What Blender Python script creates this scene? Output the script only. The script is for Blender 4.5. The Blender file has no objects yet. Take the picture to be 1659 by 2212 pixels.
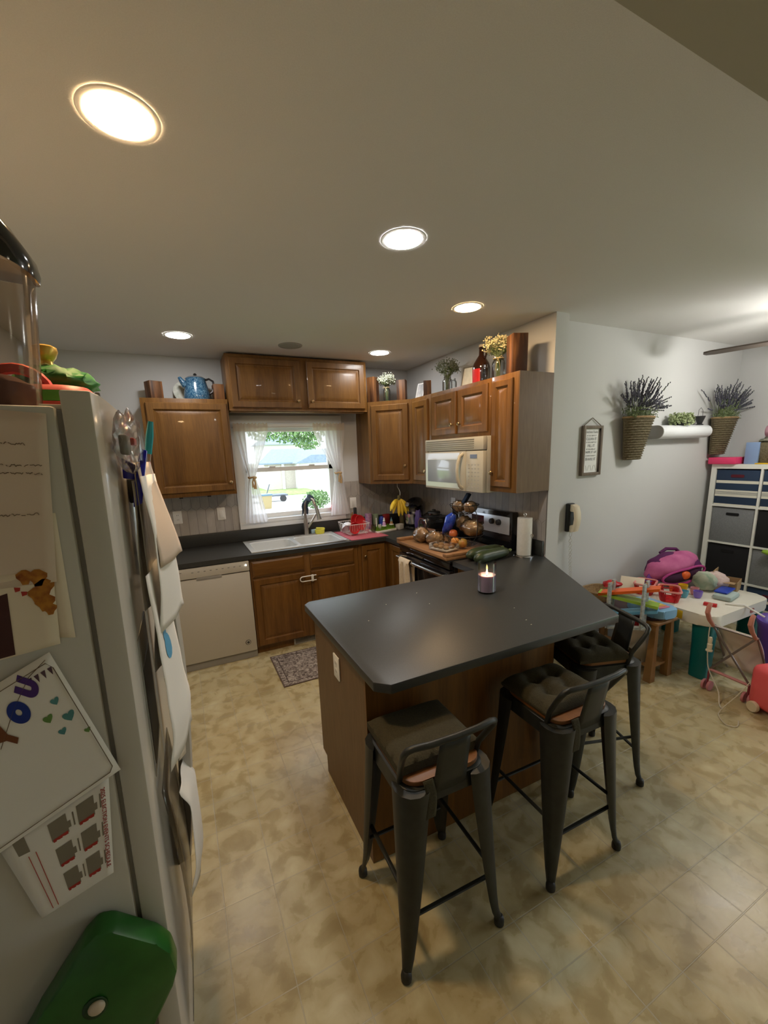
import bpy, bmesh, math, random
from mathutils import Matrix, Vector, Euler
random.seed(7)
PI = math.pi
S = bpy.context.scene
COL = S.collection

# ---------------------------------------------------------------- camera
cd = bpy.data.cameras.new('camera'); cam = bpy.data.objects.new('camera', cd); COL.objects.link(cam)
R_ = Vector((0.89851621, -0.43745511, -0.03607826)); U_ = Vector((0.11970398, 0.16512787, 0.97898097)); F_ = Vector((0.42230271, 0.88394899, -0.20073519))
mw = Matrix((R_, U_, -F_)).transposed().to_4x4(); mw.translation = Vector((-2.35673, -4.10077, 1.70055))
cam.matrix_world = mw
cd.sensor_fit = 'VERTICAL'; cd.sensor_height = 36.0; cd.sensor_width = 27.0
cd.lens = 36.0 * 886.555 / 2212.0
cd.shift_x = (829.5 - 820.534) / 2212.0; cd.shift_y = (1161.083 - 1106.0) / 2212.0
cd.clip_start = 0.02; cd.clip_end = 200
S.camera = cam
# ---------------------------------------------------------------- view, world
S.view_settings.view_transform = 'Standard'; S.view_settings.look = 'None'; S.view_settings.gamma = 1.0
S.view_settings.use_curve_mapping = False
S.view_settings.exposure = 2.65
S.cycles.max_bounces = 8; S.cycles.diffuse_bounces = 5; S.cycles.transparent_max_bounces = 16
S.cycles.caustics_reflective = False; S.cycles.caustics_refractive = False
S.cycles.sample_clamp_indirect = 4.0
W = bpy.data.worlds.new('overcast_day'); S.world = W; W.use_nodes = True
bg = W.node_tree.nodes['Background']; bg.inputs[0].default_value = (0.90, 0.94, 1.0, 1); bg.inputs[1].default_value = .74
LAMP_COOL = 27.0; LAMP_WARM = 27.0; FAN_LAMP = 15.0; HALL_W = 2.0

# ---------------------------------------------------------------- materials
MATS = {}
def mat(name, color=(.5, .5, .5), rough=.5, metal=0, emis=None, es=1.0, alpha=1, trans=0, coat=0, spec=.5, ior=1.45, sheen=0, subs=0):
    if name in MATS: return MATS[name]
    m = bpy.data.materials.new(name); m.use_nodes = True
    b = m.node_tree.nodes['Principled BSDF']; i = b.inputs
    i['Base Color'].default_value = (*color, 1); i['Roughness'].default_value = rough; i['Metallic'].default_value = metal
    i['Alpha'].default_value = alpha; i['Transmission Weight'].default_value = trans; i['Coat Weight'].default_value = coat
    i['Specular IOR Level'].default_value = spec; i['IOR'].default_value = ior; i['Sheen Weight'].default_value = sheen
    if emis: i['Emission Color'].default_value = (*emis, 1); i['Emission Strength'].default_value = es
    MATS[name] = m; return m
def nodes(m):
    nt = m.node_tree; return nt, nt.nodes['Principled BSDF']
def noise_mat(name, c1, c2, scale=20, rough=.5, detail=4, stretch=(1, 1, 1), bump=0, c3=None, pos=(.3, .7), metal=0, dist=0, spec=.5, coat=0, rand=True):
    m = mat(name, c1, rough, metal, spec=spec, coat=coat); nt, b = nodes(m); N = nt.nodes; L = nt.links
    tc = N.new('ShaderNodeTexCoord'); mp = N.new('ShaderNodeMapping'); mp.inputs['Scale'].default_value = stretch
    L.new(tc.outputs['Object'], mp.inputs['Vector'])
    nz = N.new('ShaderNodeTexNoise'); nz.noise_dimensions = '4D' if rand else '3D'
    nz.inputs['Scale'].default_value = scale; nz.inputs['Detail'].default_value = detail; nz.inputs['Distortion'].default_value = dist
    L.new(mp.outputs[0], nz.inputs['Vector'])
    if rand:
        oi = N.new('ShaderNodeObjectInfo'); mu = N.new('ShaderNodeMath'); mu.operation = 'MULTIPLY'; mu.inputs[1].default_value = 50
        L.new(oi.outputs['Random'], mu.inputs[0]); L.new(mu.outputs[0], nz.inputs['W'])
    cr = N.new('ShaderNodeValToRGB'); e = cr.color_ramp.elements
    e[0].position = pos[0]; e[0].color = (*c1, 1); e[1].position = pos[1]; e[1].color = (*c2, 1)
    if c3: x = e.new((pos[0] + pos[1]) / 2); x.color = (*c3, 1)
    L.new(nz.outputs[0], cr.inputs[0]); L.new(cr.outputs[0], b.inputs['Base Color'])
    if bump:
        bp = N.new('ShaderNodeBump'); bp.inputs['Strength'].default_value = bump; bp.inputs['Distance'].default_value = .01
        L.new(nz.outputs[0], bp.inputs['Height']); L.new(bp.outputs[0], b.inputs['Normal'])
    return m
def oak(name, axis, dark=(.095, .038, .0068), light=(.200, .092, .020), rough=.40):
    st = {'z': (1, 1, .07), 'x': (.07, 1, 1), 'y': (1, .07, 1)}[axis]
    m = mat(name, light, rough, coat=.08); nt, b = nodes(m); N = nt.nodes; L = nt.links
    tc = N.new('ShaderNodeTexCoord'); mp = N.new('ShaderNodeMapping'); mp.inputs['Scale'].default_value = st
    L.new(tc.outputs['Object'], mp.inputs['Vector'])
    oi = N.new('ShaderNodeObjectInfo'); mu = N.new('ShaderNodeMath'); mu.operation = 'MULTIPLY'; mu.inputs[1].default_value = 60
    L.new(oi.outputs['Random'], mu.inputs[0])
    n1 = N.new('ShaderNodeTexNoise'); n1.noise_dimensions = '4D'; n1.inputs['Scale'].default_value = 16; n1.inputs['Detail'].default_value = 3; n1.inputs['Distortion'].default_value = .6
    n2 = N.new('ShaderNodeTexNoise'); n2.noise_dimensions = '4D'; n2.inputs['Scale'].default_value = 130; n2.inputs['Detail'].default_value = 2
    for n in (n1, n2): L.new(mp.outputs[0], n.inputs['Vector']); L.new(mu.outputs[0], n.inputs['W'])
    mx = N.new('ShaderNodeMix'); mx.inputs[0].default_value = .4
    L.new(n1.outputs[0], mx.inputs[2]); L.new(n2.outputs[0], mx.inputs[3])
    cr = N.new('ShaderNodeValToRGB'); e = cr.color_ramp.elements
    e[0].position = .30; e[0].color = (*dark, 1); e[1].position = .64; e[1].color = (*light, 1)
    L.new(mx.outputs[0], cr.inputs[0]); L.new(cr.outputs[0], b.inputs['Base Color'])
    return m
OAKZ = oak('honey_oak_upright_grain', 'z'); OAKX = oak('honey_oak_level_grain', 'x')
OAKP = oak('oak_veneer_panel', 'z', (.085, .032, .005), (.175, .072, .012), .42)
LAM = noise_mat('brown_laminate_side', (.135, .075, .032), (.175, .105, .048), 60, .50, 3, (1, 1, .12))
WALL = mat('wall_paint_pale_grey', (.59, .595, .59), .75); CEIL = noise_mat('ceiling_paint', (.70, .695, .675), (.74, .735, .715), 300, .85, 2, bump=.05, rand=False)
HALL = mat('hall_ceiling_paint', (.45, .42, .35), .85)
TRIM = mat('white_trim_paint', (.80, .82, .84), .35); WHITE = mat('white_plastic', (.80, .80, .78), .35)
COUNTER = noise_mat('charcoal_laminate', (.026, .027, .026), (.044, .045, .043), 400, .40, 3, rand=False, spec=.5)
APPL = mat('appliance_white_enamel', (.50, .475, .42), .32, coat=.2)
ALMOND = mat('almond_plastic', (.54, .50, .40), .35); BLACK = mat('black_gloss', (.012, .012, .013), .12, coat=.5)
BLACKM = mat('black_matte', (.02, .02, .02), .5); CHROME = mat('chrome', (.75, .75, .76), .18, 1); NICKEL = mat('brushed_nickel', (.50, .45, .40), .3, 1)
BRASS = mat('antique_brass', (.35, .24, .13), .35, 1); GREYP = mat('grey_plastic', (.28, .27, .25), .5)
STEEL = noise_mat('gunmetal_paint', (.016, .018, .017), (.026, .029, .027), 30, .42, 3, metal=.2)
OLIVE = noise_mat('olive_canvas', (.034, .029, .014), (.055, .047, .024), 220, .95, 3, bump=.3)
SEATW = noise_mat('warm_seat_wood', (.14, .052, .013), (.21, .085, .022), 30, .45, 3, (1, .1, 1))
PORC = mat('sink_porcelain', (.62, .64, .64), .15, coat=.4); PAPER = mat('white_paper', (.78, .75, .70), .8); PAPERW = mat('tan_paper', (.62, .50, .40), .8)
CREAMP = mat('cream_paper', (.72, .62, .48), .8)
def thin_glass(name, tint=(1, 1, 1), gl=.12, rough=.02):
    if name in MATS: return MATS[name]
    m = bpy.data.materials.new(name); m.use_nodes = True; nt = m.node_tree; N = nt.nodes; L = nt.links; N.clear()
    o = N.new('ShaderNodeOutputMaterial'); t = N.new('ShaderNodeBsdfTransparent'); g = N.new('ShaderNodeBsdfGlossy'); mx = N.new('ShaderNodeMixShader'); fr = N.new('ShaderNodeLayerWeight')
    t.inputs[0].default_value = (*tint, 1); g.inputs['Roughness'].default_value = rough; fr.inputs[0].default_value = gl
    sc = N.new('ShaderNodeMath'); sc.operation = 'MULTIPLY'; sc.inputs[1].default_value = .75; L.new(fr.outputs['Fresnel'], sc.inputs[0]); L.new(sc.outputs[0], mx.inputs[0]); L.new(t.outputs[0], mx.inputs[1]); L.new(g.outputs[0], mx.inputs[2]); L.new(mx.outputs[0], o.inputs[0])
    MATS[name] = m; return m
def sheer(name, col, tr):
    m = bpy.data.materials.new(name); m.use_nodes = True; nt = m.node_tree; N = nt.nodes; L = nt.links; N.clear()
    o = N.new('ShaderNodeOutputMaterial'); t = N.new('ShaderNodeBsdfTransparent'); d = N.new('ShaderNodeBsdfDiffuse'); tl = N.new('ShaderNodeBsdfTranslucent'); m1 = N.new('ShaderNodeMixShader'); m2 = N.new('ShaderNodeMixShader')
    d.inputs[0].default_value = (*col, 1); tl.inputs[0].default_value = (*col, 1); m1.inputs[0].default_value = .45; m2.inputs[0].default_value = tr
    L.new(d.outputs[0], m1.inputs[1]); L.new(tl.outputs[0], m1.inputs[2]); L.new(m1.outputs[0], m2.inputs[1]); L.new(t.outputs[0], m2.inputs[2]); L.new(m2.outputs[0], o.inputs[0])
    MATS[name] = m; return m
PANE = thin_glass('window_glass', (.95, .98, 1), .06); GLASS = thin_glass('clear_glass', (.95, .97, .97), .30); CLEARP = thin_glass('clear_plastic', (.86, .84, .80), .35, .15)
BAGP = thin_glass('bread_bag_film', (.97, .96, .94), .50, .16); AMBER = mat('amber_glass', (.03, .008, .003), .06, coat=.6)
SHEER = sheer('sheer_curtain_cloth', (.86, .84, .84), .16); SHEERC = sheer('cream_curtain_cloth', (.78, .70, .62), .10)
def col(name, c, rough=.45, **k): return mat(name, c, rough, **k)
RED = col('red_plastic', (.55, .02, .025), .3); PINK = col('pink_plastic', (.80, .12, .14), .35); BLUE = col('blue_plastic', (.02, .06, .45), .35); TEAL = col('teal_plastic', (.0, .13, .13), .4)
PURPLE = col('purple_plastic', (.11, .05, .30), .35); YELLOW = col('yellow_plastic', (.75, .47, .02), .4); ORANGE = col('orange_plastic', (.75, .12, .01), .4); LIME = col('lime_plastic', (.30, .50, .05), .4)
SKY = col('light_blue_plastic', (.12, .38, .62), .4); CREAMY = col('cream_plastic', (.72, .64, .48), .4); MAGENTA = col('magenta_cloth', (.42, .05, .22), .85); DKPURP = col('plum_cloth', (.10, .012, .09), .8)
PINKC = col('pink_cloth', (.60, .28, .30), .9); GREEN = col('green_plastic', (.03, .20, .03), .45); CARD = col('kraft_card', (.36, .24, .12), .8); NAVY = col('navy_cloth', (.022, .042, .085), .9); IVORY = col('ivory_cloth', (.72, .70, .60), .9)
WICK = noise_mat('wicker', (.085, .066, .032), (.19, .155, .088), 90, .8, 3, (1, 1, 2), bump=.6); WICKL = noise_mat('pale_wicker', (.24, .15, .07), (.38, .26, .13), 90, .8, 3, bump=.5)
GREYC = noise_mat('grey_cloth', (.17, .18, .19), (.24, .25, .26), 200, .95, 2); PINE = noise_mat('pine', (.24, .115, .036), (.34, .185, .068), 14, .5, 3, (1, 1, .1))
CHAR = noise_mat('charred_wood', (.045, .016, .006), (.24, .10, .032), 28, .55, 4, (1, 1, .08), pos=(.40, .62)); BOARDW = noise_mat('bamboo_board', (.24, .115, .045), (.34, .18, .08), 30, .45, 3, (1, .06, 1))
BREAD = noise_mat('bread_crust', (.34, .18, .075), (.62, .42, .22), 14, .7, 4); LEAF = noise_mat('sage_leaf', (.10, .14, .06), (.22, .28, .12), 60, .7); LAV = noise_mat('dusty_lavender', (.055, .055, .075), (.11, .11, .14), 80, .9)

# ---------------------------------------------------------------- mesh helpers
class MB:
    def __init__(s, T=None): s.bm = bmesh.new(); s.T = T; s.mi = 0
    def _fin(s, vs, M=None):
        if M is not None:
            for v in vs: v.co = M @ v.co
        if s.T is not None:
            for v in vs: v.co = s.T @ v.co
    def face(s, vs):
        try:
            f = s.bm.faces.new(vs); f.material_index = s.mi; return f
        except ValueError: return None
    def box(s, x0, y0, z0, x1, y1, z1, M=None, bev=0, seg=2):
        x0, x1 = sorted((x0, x1)); y0, y1 = sorted((y0, y1)); z0, z1 = sorted((z0, z1))
        v = [s.bm.verts.new(p) for p in ((x0, y0, z0), (x1, y0, z0), (x1, y1, z0), (x0, y1, z0), (x0, y0, z1), (x1, y0, z1), (x1, y1, z1), (x0, y1, z1))]
        fs = [s.face([v[i] for i in q]) for q in ((3, 2, 1, 0), (4, 5, 6, 7), (0, 1, 5, 4), (1, 2, 6, 5), (2, 3, 7, 6), (3, 0, 4, 7))]
        if bev:
            es = list({e for f in fs for e in f.edges})
            r = bmesh.ops.bevel(s.bm, geom=es, offset=bev, segments=seg, profile=.5, affect='EDGES', material=-1)
            v = list({w for f in r['faces'] for w in f.verts} | {w for w in v if w.is_valid})
        s._fin(v, M); return s
    def loft(s, rings, cap=True, closed=True, M=None):
        vs = [[s.bm.verts.new(p) for p in r] for r in rings]; n = len(vs[0])
        for a, b in zip(vs, vs[1:]):
            for i in range(n if closed else n - 1):
                j = (i + 1) % n; s.face([a[i], a[j], b[j], b[i]])
        if cap and closed:
            s.face(vs[0][::-1]); s.face(vs[-1])
        s._fin([v for r in vs for v in r], M); return s
    def tube(s, pts, r=.01, seg=8, cap=True, loop=False, M=None, flat=1):
        pts = [Vector(p) for p in pts]; n = len(pts); rs = r if isinstance(r, (list, tuple)) else [r] * n
        rings = []; up = None
        for i in range(n):
            a = pts[(i - 1) % n] if (i > 0 or loop) else pts[i]; b = pts[(i + 1) % n] if (i < n - 1 or loop) else pts[i]
            d = (b - a)
            if d.length < 1e-9: d = Vector((0, 0, 1))
            d.normalize()
            if up is None: up = Vector((0, 0, 1)) if abs(d.z) < .9 else Vector((1, 0, 0))
            x = d.cross(up)
            if x.length < 1e-6: x = d.orthogonal()
            x.normalize(); y = x.cross(d).normalized(); up = y
            rings.append([pts[i] + (x * math.cos(2 * PI * k / seg) + y * math.sin(2 * PI * k / seg) * flat) * rs[i] for k in range(seg)])
        if loop: rings.append(rings[0])
        if loop:
            vs = [[s.bm.verts.new(p) for p in q] for q in rings[:-1]]; m = len(vs)
            for i in range(m):
                A = vs[i]; B = vs[(i + 1) % m]
                for k in range(seg): s.face([A[k], A[(k + 1) % seg], B[(k + 1) % seg], B[k]])
            s._fin([v for q in vs for v in q], M); return s
        return s.loft(rings, cap, True, M)
    def lathe(s, prof, c=(0, 0, 0), seg=24, M=None, cap=True, sx=1, sy=1):
        rings = [[Vector((c[0] + max(r, 1e-4) * sx * math.cos(2 * PI * k / seg), c[1] + max(r, 1e-4) * sy * math.sin(2 * PI * k / seg), c[2] + z)) for k in range(seg)] for r, z in prof]
        return s.loft(rings, cap, True, M)
    def prism(s, poly, z0, z1, M=None, bev=0):
        a = [s.bm.verts.new((x, y, z0)) for x, y in poly]; b = [s.bm.verts.new((x, y, z1)) for x, y in poly]; n = len(poly)
        fs = [s.face(a[::-1]), s.face(b)] + [s.face([a[i], a[(i + 1) % n], b[(i + 1) % n], b[i]]) for i in range(n)]
        v = a + b
        if bev:
            es = list({e for f in fs for e in f.edges})
            r = bmesh.ops.bevel(s.bm, geom=es, offset=bev, segments=2, profile=.5, affect='EDGES', material=-1)
            v = list({w for f in r['faces'] for w in f.verts} | {w for w in v if w.is_valid})
        s._fin(v, M); return s
    def ell(s, c, r, seg=16, rg=10, M=None, wob=0, fr=5):
        if not isinstance(r, (tuple, list)): r = (r, r, r)
        ph = random.random() * 6; P = []
        for j in range(1, rg):
            t = PI * j / rg; P.append([(math.sin(t) * math.cos(2 * PI * k / seg), math.sin(t) * math.sin(2 * PI * k / seg), -math.cos(t)) for k in range(seg)])
        def q(p):
            w = 1 + wob * (math.sin(p[0] * fr + ph) * math.cos(p[1] * fr * 1.3 + ph * 2) + .6 * math.sin(p[2] * fr * 1.9 + p[0] * fr * 1.6 + ph))
            return Vector((c[0] + p[0] * r[0] * w, c[1] + p[1] * r[1] * w, c[2] + p[2] * r[2] * w))
        vs = [[s.bm.verts.new(q(p)) for p in R] for R in P]
        bt = s.bm.verts.new(q((0, 0, -1))); tp = s.bm.verts.new(q((0, 0, 1)))
        for a, b in zip(vs, vs[1:]):
            for i in range(seg): s.face([a[i], a[(i + 1) % seg], b[(i + 1) % seg], b[i]])
        for i in range(seg): s.face([bt, vs[0][(i + 1) % seg], vs[0][i]]); s.face([tp, vs[-1][i], vs[-1][(i + 1) % seg]])
        s._fin([v for R in vs for v in R] + [bt, tp], M); return s
    def grid(s, fn, nu, nv, M=None):
        vs = [[s.bm.verts.new(fn(i / nu, j / nv)) for i in range(nu + 1)] for j in range(nv + 1)]
        for j in range(nv):
            for i in range(nu): s.face([vs[j][i], vs[j][i + 1], vs[j + 1][i + 1], vs[j + 1][i]])
        s._fin([v for r in vs for v in r], M); return s
    def quad(s, pts):
        vs = [s.bm.verts.new(p) for p in pts]; s.face(vs); s._fin(vs); return s
    def build(s, name, m, parent=None, world=False, org=None, smooth=35, solid=0, sub=0):
        bmesh.ops.remove_doubles(s.bm, verts=s.bm.verts, dist=1e-6)
        if solid == 0: bmesh.ops.recalc_face_normals(s.bm, faces=s.bm.faces)
        me = bpy.data.meshes.new(name); o = bpy.data.objects.new(name, me); COL.objects.link(o)
        if parent is not None:
            o.parent = parent
            if world:
                inv = WM[parent].inverted(); s.bm.transform(inv)
            WM[o] = WM[parent].copy()
        else:
            if org is None:
                xs = [v.co for v in s.bm.verts]
                org = Vector(((min(c.x for c in xs) + max(c.x for c in xs)) / 2, (min(c.y for c in xs) + max(c.y for c in xs)) / 2, min(c.z for c in xs)))
            org = Vector(org); s.bm.transform(Matrix.Translation(-org)); o.location = org; WM[o] = Matrix.Translation(org)
        s.bm.to_mesh(me); s.bm.free()
        for x in (m if isinstance(m, list) else [m]): me.materials.append(x)
        for p in me.polygons: p.use_smooth = True
        me.set_sharp_from_angle(angle=math.radians(smooth))
        if solid:
            md = o.modifiers.new('thickness', 'SOLIDIFY'); md.thickness = solid; md.offset = 0
        if sub:
            md = o.modifiers.new('subdivision', 'SUBSURF'); md.levels = sub; md.render_levels = sub
        return o
WM = {}
def thing(name, label, cat, loc=(0, 0, 0), rot=(0, 0, 0), group=None):
    o = bpy.data.objects.new(name, None); COL.objects.link(o); o.empty_display_size = .05
    o.location = loc; o.rotation_euler = rot if isinstance(rot, (tuple, list)) else (0, 0, rot)
    WM[o] = Matrix.Translation(Vector(loc)) @ Euler(o.rotation_euler).to_matrix().to_4x4()
    return tag(o, label, cat, group)
def tag(o, label, cat, group=None):
    o['label'] = label; o['category'] = cat
    if group: o['group'] = group
    return o
def struct(o): o['kind'] = 'structure'; return o
def dup(root, loc, rot, label, group=None):
    r = root.copy(); COL.objects.link(r); r.location = loc; r.rotation_euler = rot if isinstance(rot, (tuple, list)) else (0, 0, rot); r['label'] = label
    if group: r['group'] = group
    for ch in list(root.children):
        c = ch.copy(); COL.objects.link(c); c.parent = r
        for g in list(ch.children):
            d = g.copy(); COL.objects.link(d); d.parent = c
    WM[r] = Matrix.Translation(Vector(loc)) @ Euler(r.rotation_euler).to_matrix().to_4x4()
    return r
def text_mesh(txt, size, M, m, name, parent, world=True, bold=0, align='CENTER'):
    cu = bpy.data.curves.new('letters', 'FONT'); cu.body = txt; cu.size = size; cu.align_x = align; cu.offset = bold; cu.extrude = .0003
    t = bpy.data.objects.new('letters', cu); COL.objects.link(t)
    dg = bpy.context.evaluated_depsgraph_get(); me = bpy.data.meshes.new_from_object(t.evaluated_get(dg))
    bpy.data.objects.remove(t); me.name = name
    me.transform((WM[parent].inverted() @ M) if world else M)
    o = bpy.data.objects.new(name, me); COL.objects.link(o); o.parent = parent; me.materials.clear(); me.materials.append(m); WM[o] = WM[parent].copy()
    return o
def frameM(o, x, y):   # matrix with local x, y axes and origin o
    x = Vector(x).normalized(); y = Vector(y).normalized(); z = x.cross(y).normalized()
    M = Matrix((x, y, z)).transposed().to_4x4(); M.translation = Vector(o); return M
def arc(c, r, a0, a1, n, pl='xz'):
    out = []
    for i in range(n + 1):
        a = a0 + (a1 - a0) * i / n; u, v = r * math.cos(a), r * math.sin(a)
        out.append({'xz': (c[0] + u, c[1], c[2] + v), 'xy': (c[0] + u, c[1] + v, c[2]), 'yz': (c[0], c[1] + u, c[2] + v)}[pl])
    return out
def rrect(w, h, r, n=4, cx=0, cy=0):
    P = []
    for sx, sy, a in ((1, 1, 0), (-1, 1, PI / 2), (-1, -1, PI), (1, -1, 1.5 * PI)):
        for i in range(n + 1):
            t = a + PI / 2 * i / n; P.append((cx + sx * (w / 2 - r) + r * math.cos(t), cy + sy * (h / 2 - r) + r * math.sin(t)))
    return P

# ================================================================ ROOM SHELL
H = 2.57; XL = -3.25; XR = 2.60; YF = -6.5; YP = -1.87; YS = -1.985
def tile_floor():
    m = mat('vinyl_tile', (.5, .4, .25), .28, spec=.5); nt, b = nodes(m); N = nt.nodes; L = nt.links
    tc = N.new('ShaderNodeTexCoord'); mp = N.new('ShaderNodeMapping'); mp.inputs['Location'].default_value = (2.017 + .19 * 10, 2.307 + .182 * 20, 0)
    L.new(tc.outputs['Object'], mp.inputs['Vector'])
    br = N.new('ShaderNodeTexBrick'); br.offset = 0; br.inputs['Scale'].default_value = 1; br.inputs['Brick Width'].default_value = .19; br.inputs['Row Height'].default_value = .182
    br.inputs['Mortar Size'].default_value = .0026; br.inputs['Mortar Smooth'].default_value = .6; br.inputs['Color1'].default_value = (1, 1, 1, 1); br.inputs['Color2'].default_value = (.86, .86, .86, 1)
    L.new(mp.outputs[0], br.inputs['Vector'])
    n1 = N.new('ShaderNodeTexNoise'); n1.inputs['Scale'].default_value = 11; n1.inputs['Detail'].default_value = 5; n1.inputs['Distortion'].default_value = .5
    n2 = N.new('ShaderNodeTexNoise'); n2.inputs['Scale'].default_value = 3.2; n2.inputs['Detail'].default_value = 2
    for n in (n1, n2): L.new(tc.outputs['Object'], n.inputs['Vector'])
    c1 = N.new('ShaderNodeValToRGB'); e = c1.color_ramp.elements; e[0].position = .34; e[0].color = (.40, .335, .185, 1); e[1].position = .68; e[1].color = (.62, .575, .385, 1)
    x = e.new(.5); x.color = (.52, .455, .275, 1)
    c2 = N.new('ShaderNodeValToRGB'); e = c2.color_ramp.elements; e[0].position = .35; e[0].color = (.86, .80, .68, 1); e[1].position = .65; e[1].color = (1, 1, .98, 1)
    L.new(n1.outputs[0], c1.inputs[0]); L.new(n2.outputs[0], c2.inputs[0])
    mu = N.new('ShaderNodeMix'); mu.data_type = 'RGBA'; mu.blend_type = 'MULTIPLY'; mu.inputs[0].default_value = .8
    L.new(c1.outputs[0], mu.inputs[6]); L.new(c2.outputs[0], mu.inputs[7])
    m2 = N.new('ShaderNodeMix'); m2.data_type = 'RGBA'; m2.blend_type = 'MULTIPLY'; m2.inputs[0].default_value = .7
    L.new(mu.outputs[2], m2.inputs[6]); L.new(br.outputs['Color'], m2.inputs[7])
    m3 = N.new('ShaderNodeMix'); m3.data_type = 'RGBA'; m3.inputs[7].default_value = (.56, .51, .38, 1)
    sc = N.new('ShaderNodeMath'); sc.operation = 'MULTIPLY'; sc.inputs[1].default_value = .75
    L.new(br.outputs['Fac'], sc.inputs[0]); L.new(sc.outputs[0], m3.inputs[0]); L.new(m2.outputs[2], m3.inputs[6]); L.new(m3.outputs[2], b.inputs['Base Color'])
    bp = N.new('ShaderNodeBump'); bp.invert = True; bp.inputs['Strength'].default_value = .35; bp.inputs['Distance'].default_value = .002
    L.new(br.outputs['Fac'], bp.inputs['Height'])
    b2 = N.new('ShaderNodeBump'); b2.inputs['Strength'].default_value = .25; b2.inputs['Distance'].default_value = .002
    L.new(n1.outputs[0], b2.inputs['Height']); L.new(bp.outputs[0], b2.inputs['Normal']); L.new(b2.outputs[0], b.inputs['Normal'])
    rr = N.new('ShaderNodeMapRange'); rr.inputs[3].default_value = .20; rr.inputs[4].default_value = .36
    L.new(n1.outputs[0], rr.inputs[0]); L.new(rr.outputs[0], b.inputs['Roughness'])
    return m
O0 = (0, 0, 0)
struct(MB().box(XL - .1, YF - .1, -.1, XR + .1, .12, 0).build('floor', tile_floor(), org=O0))
struct(MB().box(XL - .1, -3.64, H, XR + .1, .12, H + .1).build('ceiling', CEIL, org=O0))
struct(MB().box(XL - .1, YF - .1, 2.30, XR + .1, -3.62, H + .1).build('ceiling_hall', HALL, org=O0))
wx0, wx1, wz0, wz1 = -1.80, -.875, 1.10, 2.015
struct(MB().box(XL - .1, 0, 0, wx0, .12, H).box(wx1, 0, 0, XR + .1, .12, H).box(wx0, 0, 0, wx1, .12, wz0).box(wx0, 0, wz1, wx1, .12, H).build('wall_back', WALL, org=O0))
struct(MB().box(0, YS, 0, .12, 0, H).build('wall_range', WALL, org=O0))
struct(MB().box(.12, YP, 0, XR, YP + .1, H).build('wall_dining', WALL, org=O0))
struct(MB().box(XR, YF, 0, XR + .1, -5.5, H).box(XR, -3.75, 0, XR + .1, YP + .1, H).box(XR, -5.5, 2.05, XR + .1, -3.75, H).box(XR, -5.5, -.1, XR + .1, -3.75, .03).build('wall_right', WALL, org=O0))
pd = bpy.data.objects.new('door_1', None); COL.objects.link(pd); pd.location = (XR + .05, -4.625, .03); WM[pd] = Matrix.Translation(pd.location); struct(pd)
for ya, yb, xx in ((-5.49, -4.60, .055), (-4.65, -3.76, .015)):
    q = MB(); q.box(XR + xx, ya, .031, XR + xx + .035, ya + .06, 2.045).box(XR + xx, yb - .06, .031, XR + xx + .035, yb, 2.045).box(XR + xx, ya, .031, XR + xx + .035, yb, .10).box(XR + xx, ya, 1.97, XR + xx + .035, yb, 2.045); pf = q.build('sliding_frame', TRIM, pd, True)
    MB().box(XR + xx + .014, ya + .05, .09, XR + xx + .02, yb - .05, 1.98).build('pane', thin_glass('window_glass', (.95, .98, 1), .06), pf, True)
struct(MB().box(XL - .1, YF, 0, XL, .02, H).build('wall_left', WALL, org=O0))
struct(MB().box(XL - .1, YF - .1, 0, XR + .1, YF, H).build('wall_front', WALL, org=O0))
struct(MB().box(.12, YP - .014, 0, XR, YP, .085).build('baseboard_dining', TRIM, org=O0))
struct(MB().box(XR - .014, -3.75, 0, XR, YP - .014, .085).build('baseboard_right', TRIM, org=O0))

# backsplash of upright picket tiles
def picket(x0, x1, z0, z1, w=.076, hh=.29, tip=.032):
    bm = MB(); j = -1; row = 0; g = .0012
    z = z0 - hh
    while z < z1 + hh:
        x = x0 - (w / 2 if row % 2 else 0)
        while x < x1 + w:
            P = [(x + g, z + tip), (x + w / 2, z + g), (x + w - g, z + tip), (x + w - g, z + hh - tip), (x + w / 2, z + hh - g), (x + g, z + hh - tip)]
            # clip to rectangle
            def clip(P, ax, v, keep):
                o = []
                for i in range(len(P)):
                    a, b = P[i], P[(i + 1) % len(P)]; ia = keep(a[ax]); ib = keep(b[ax])
                    if ia: o.append(a)
                    if ia != ib:
                        t = (v - a[ax]) / (b[ax] - a[ax]); o.append((a[0] + t * (b[0] - a[0]), a[1] + t * (b[1] - a[1])))
                return o
            for ax, v, k in ((0, x0, lambda q: q > x0 - 1e-9), (0, x1, lambda q: q < x1 + 1e-9), (1, z0, lambda q: q > z0 - 1e-9), (1, z1, lambda q: q < z1 + 1e-9)):
                if len(P) > 2: P = clip(P, ax, v, k)
            if len(P) > 2:
                vs = [bm.bm.verts.new((p[0], 0, p[1])) for p in P]; bm.mi = random.randrange(3); bm.face(vs)
            x += w
        z += hh - tip; row += 1
    return bm
TILES = [noise_mat('stone_tile_' + n, a, b, 9, .4, 5, (1, 1, .5), rand=False, dist=1) for n, a, b in (('pale', (.36, .335, .31), (.50, .47, .44)), ('mid', (.33, .305, .285), (.45, .42, .40)), ('warm', (.38, .345, .31), (.49, .455, .415)))]
GROUT = mat('grout', (.13, .125, .125), .8)
bs = picket(-3.2, -1.878, 1.02, 1.405); bs.bm.transform(Matrix.Translation((0, -.006, 0)))
for v in (bs,):
    b2 = picket(-.80, -.003, 1.02, 1.42); b2.bm.transform(Matrix.Translation((0, -.006, 0)))
tb = bs.build('trim_1', TILES, org=O0, smooth=5); struct(tb)
struct(b2.build('trim_2', TILES, org=O0, smooth=5))
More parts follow.
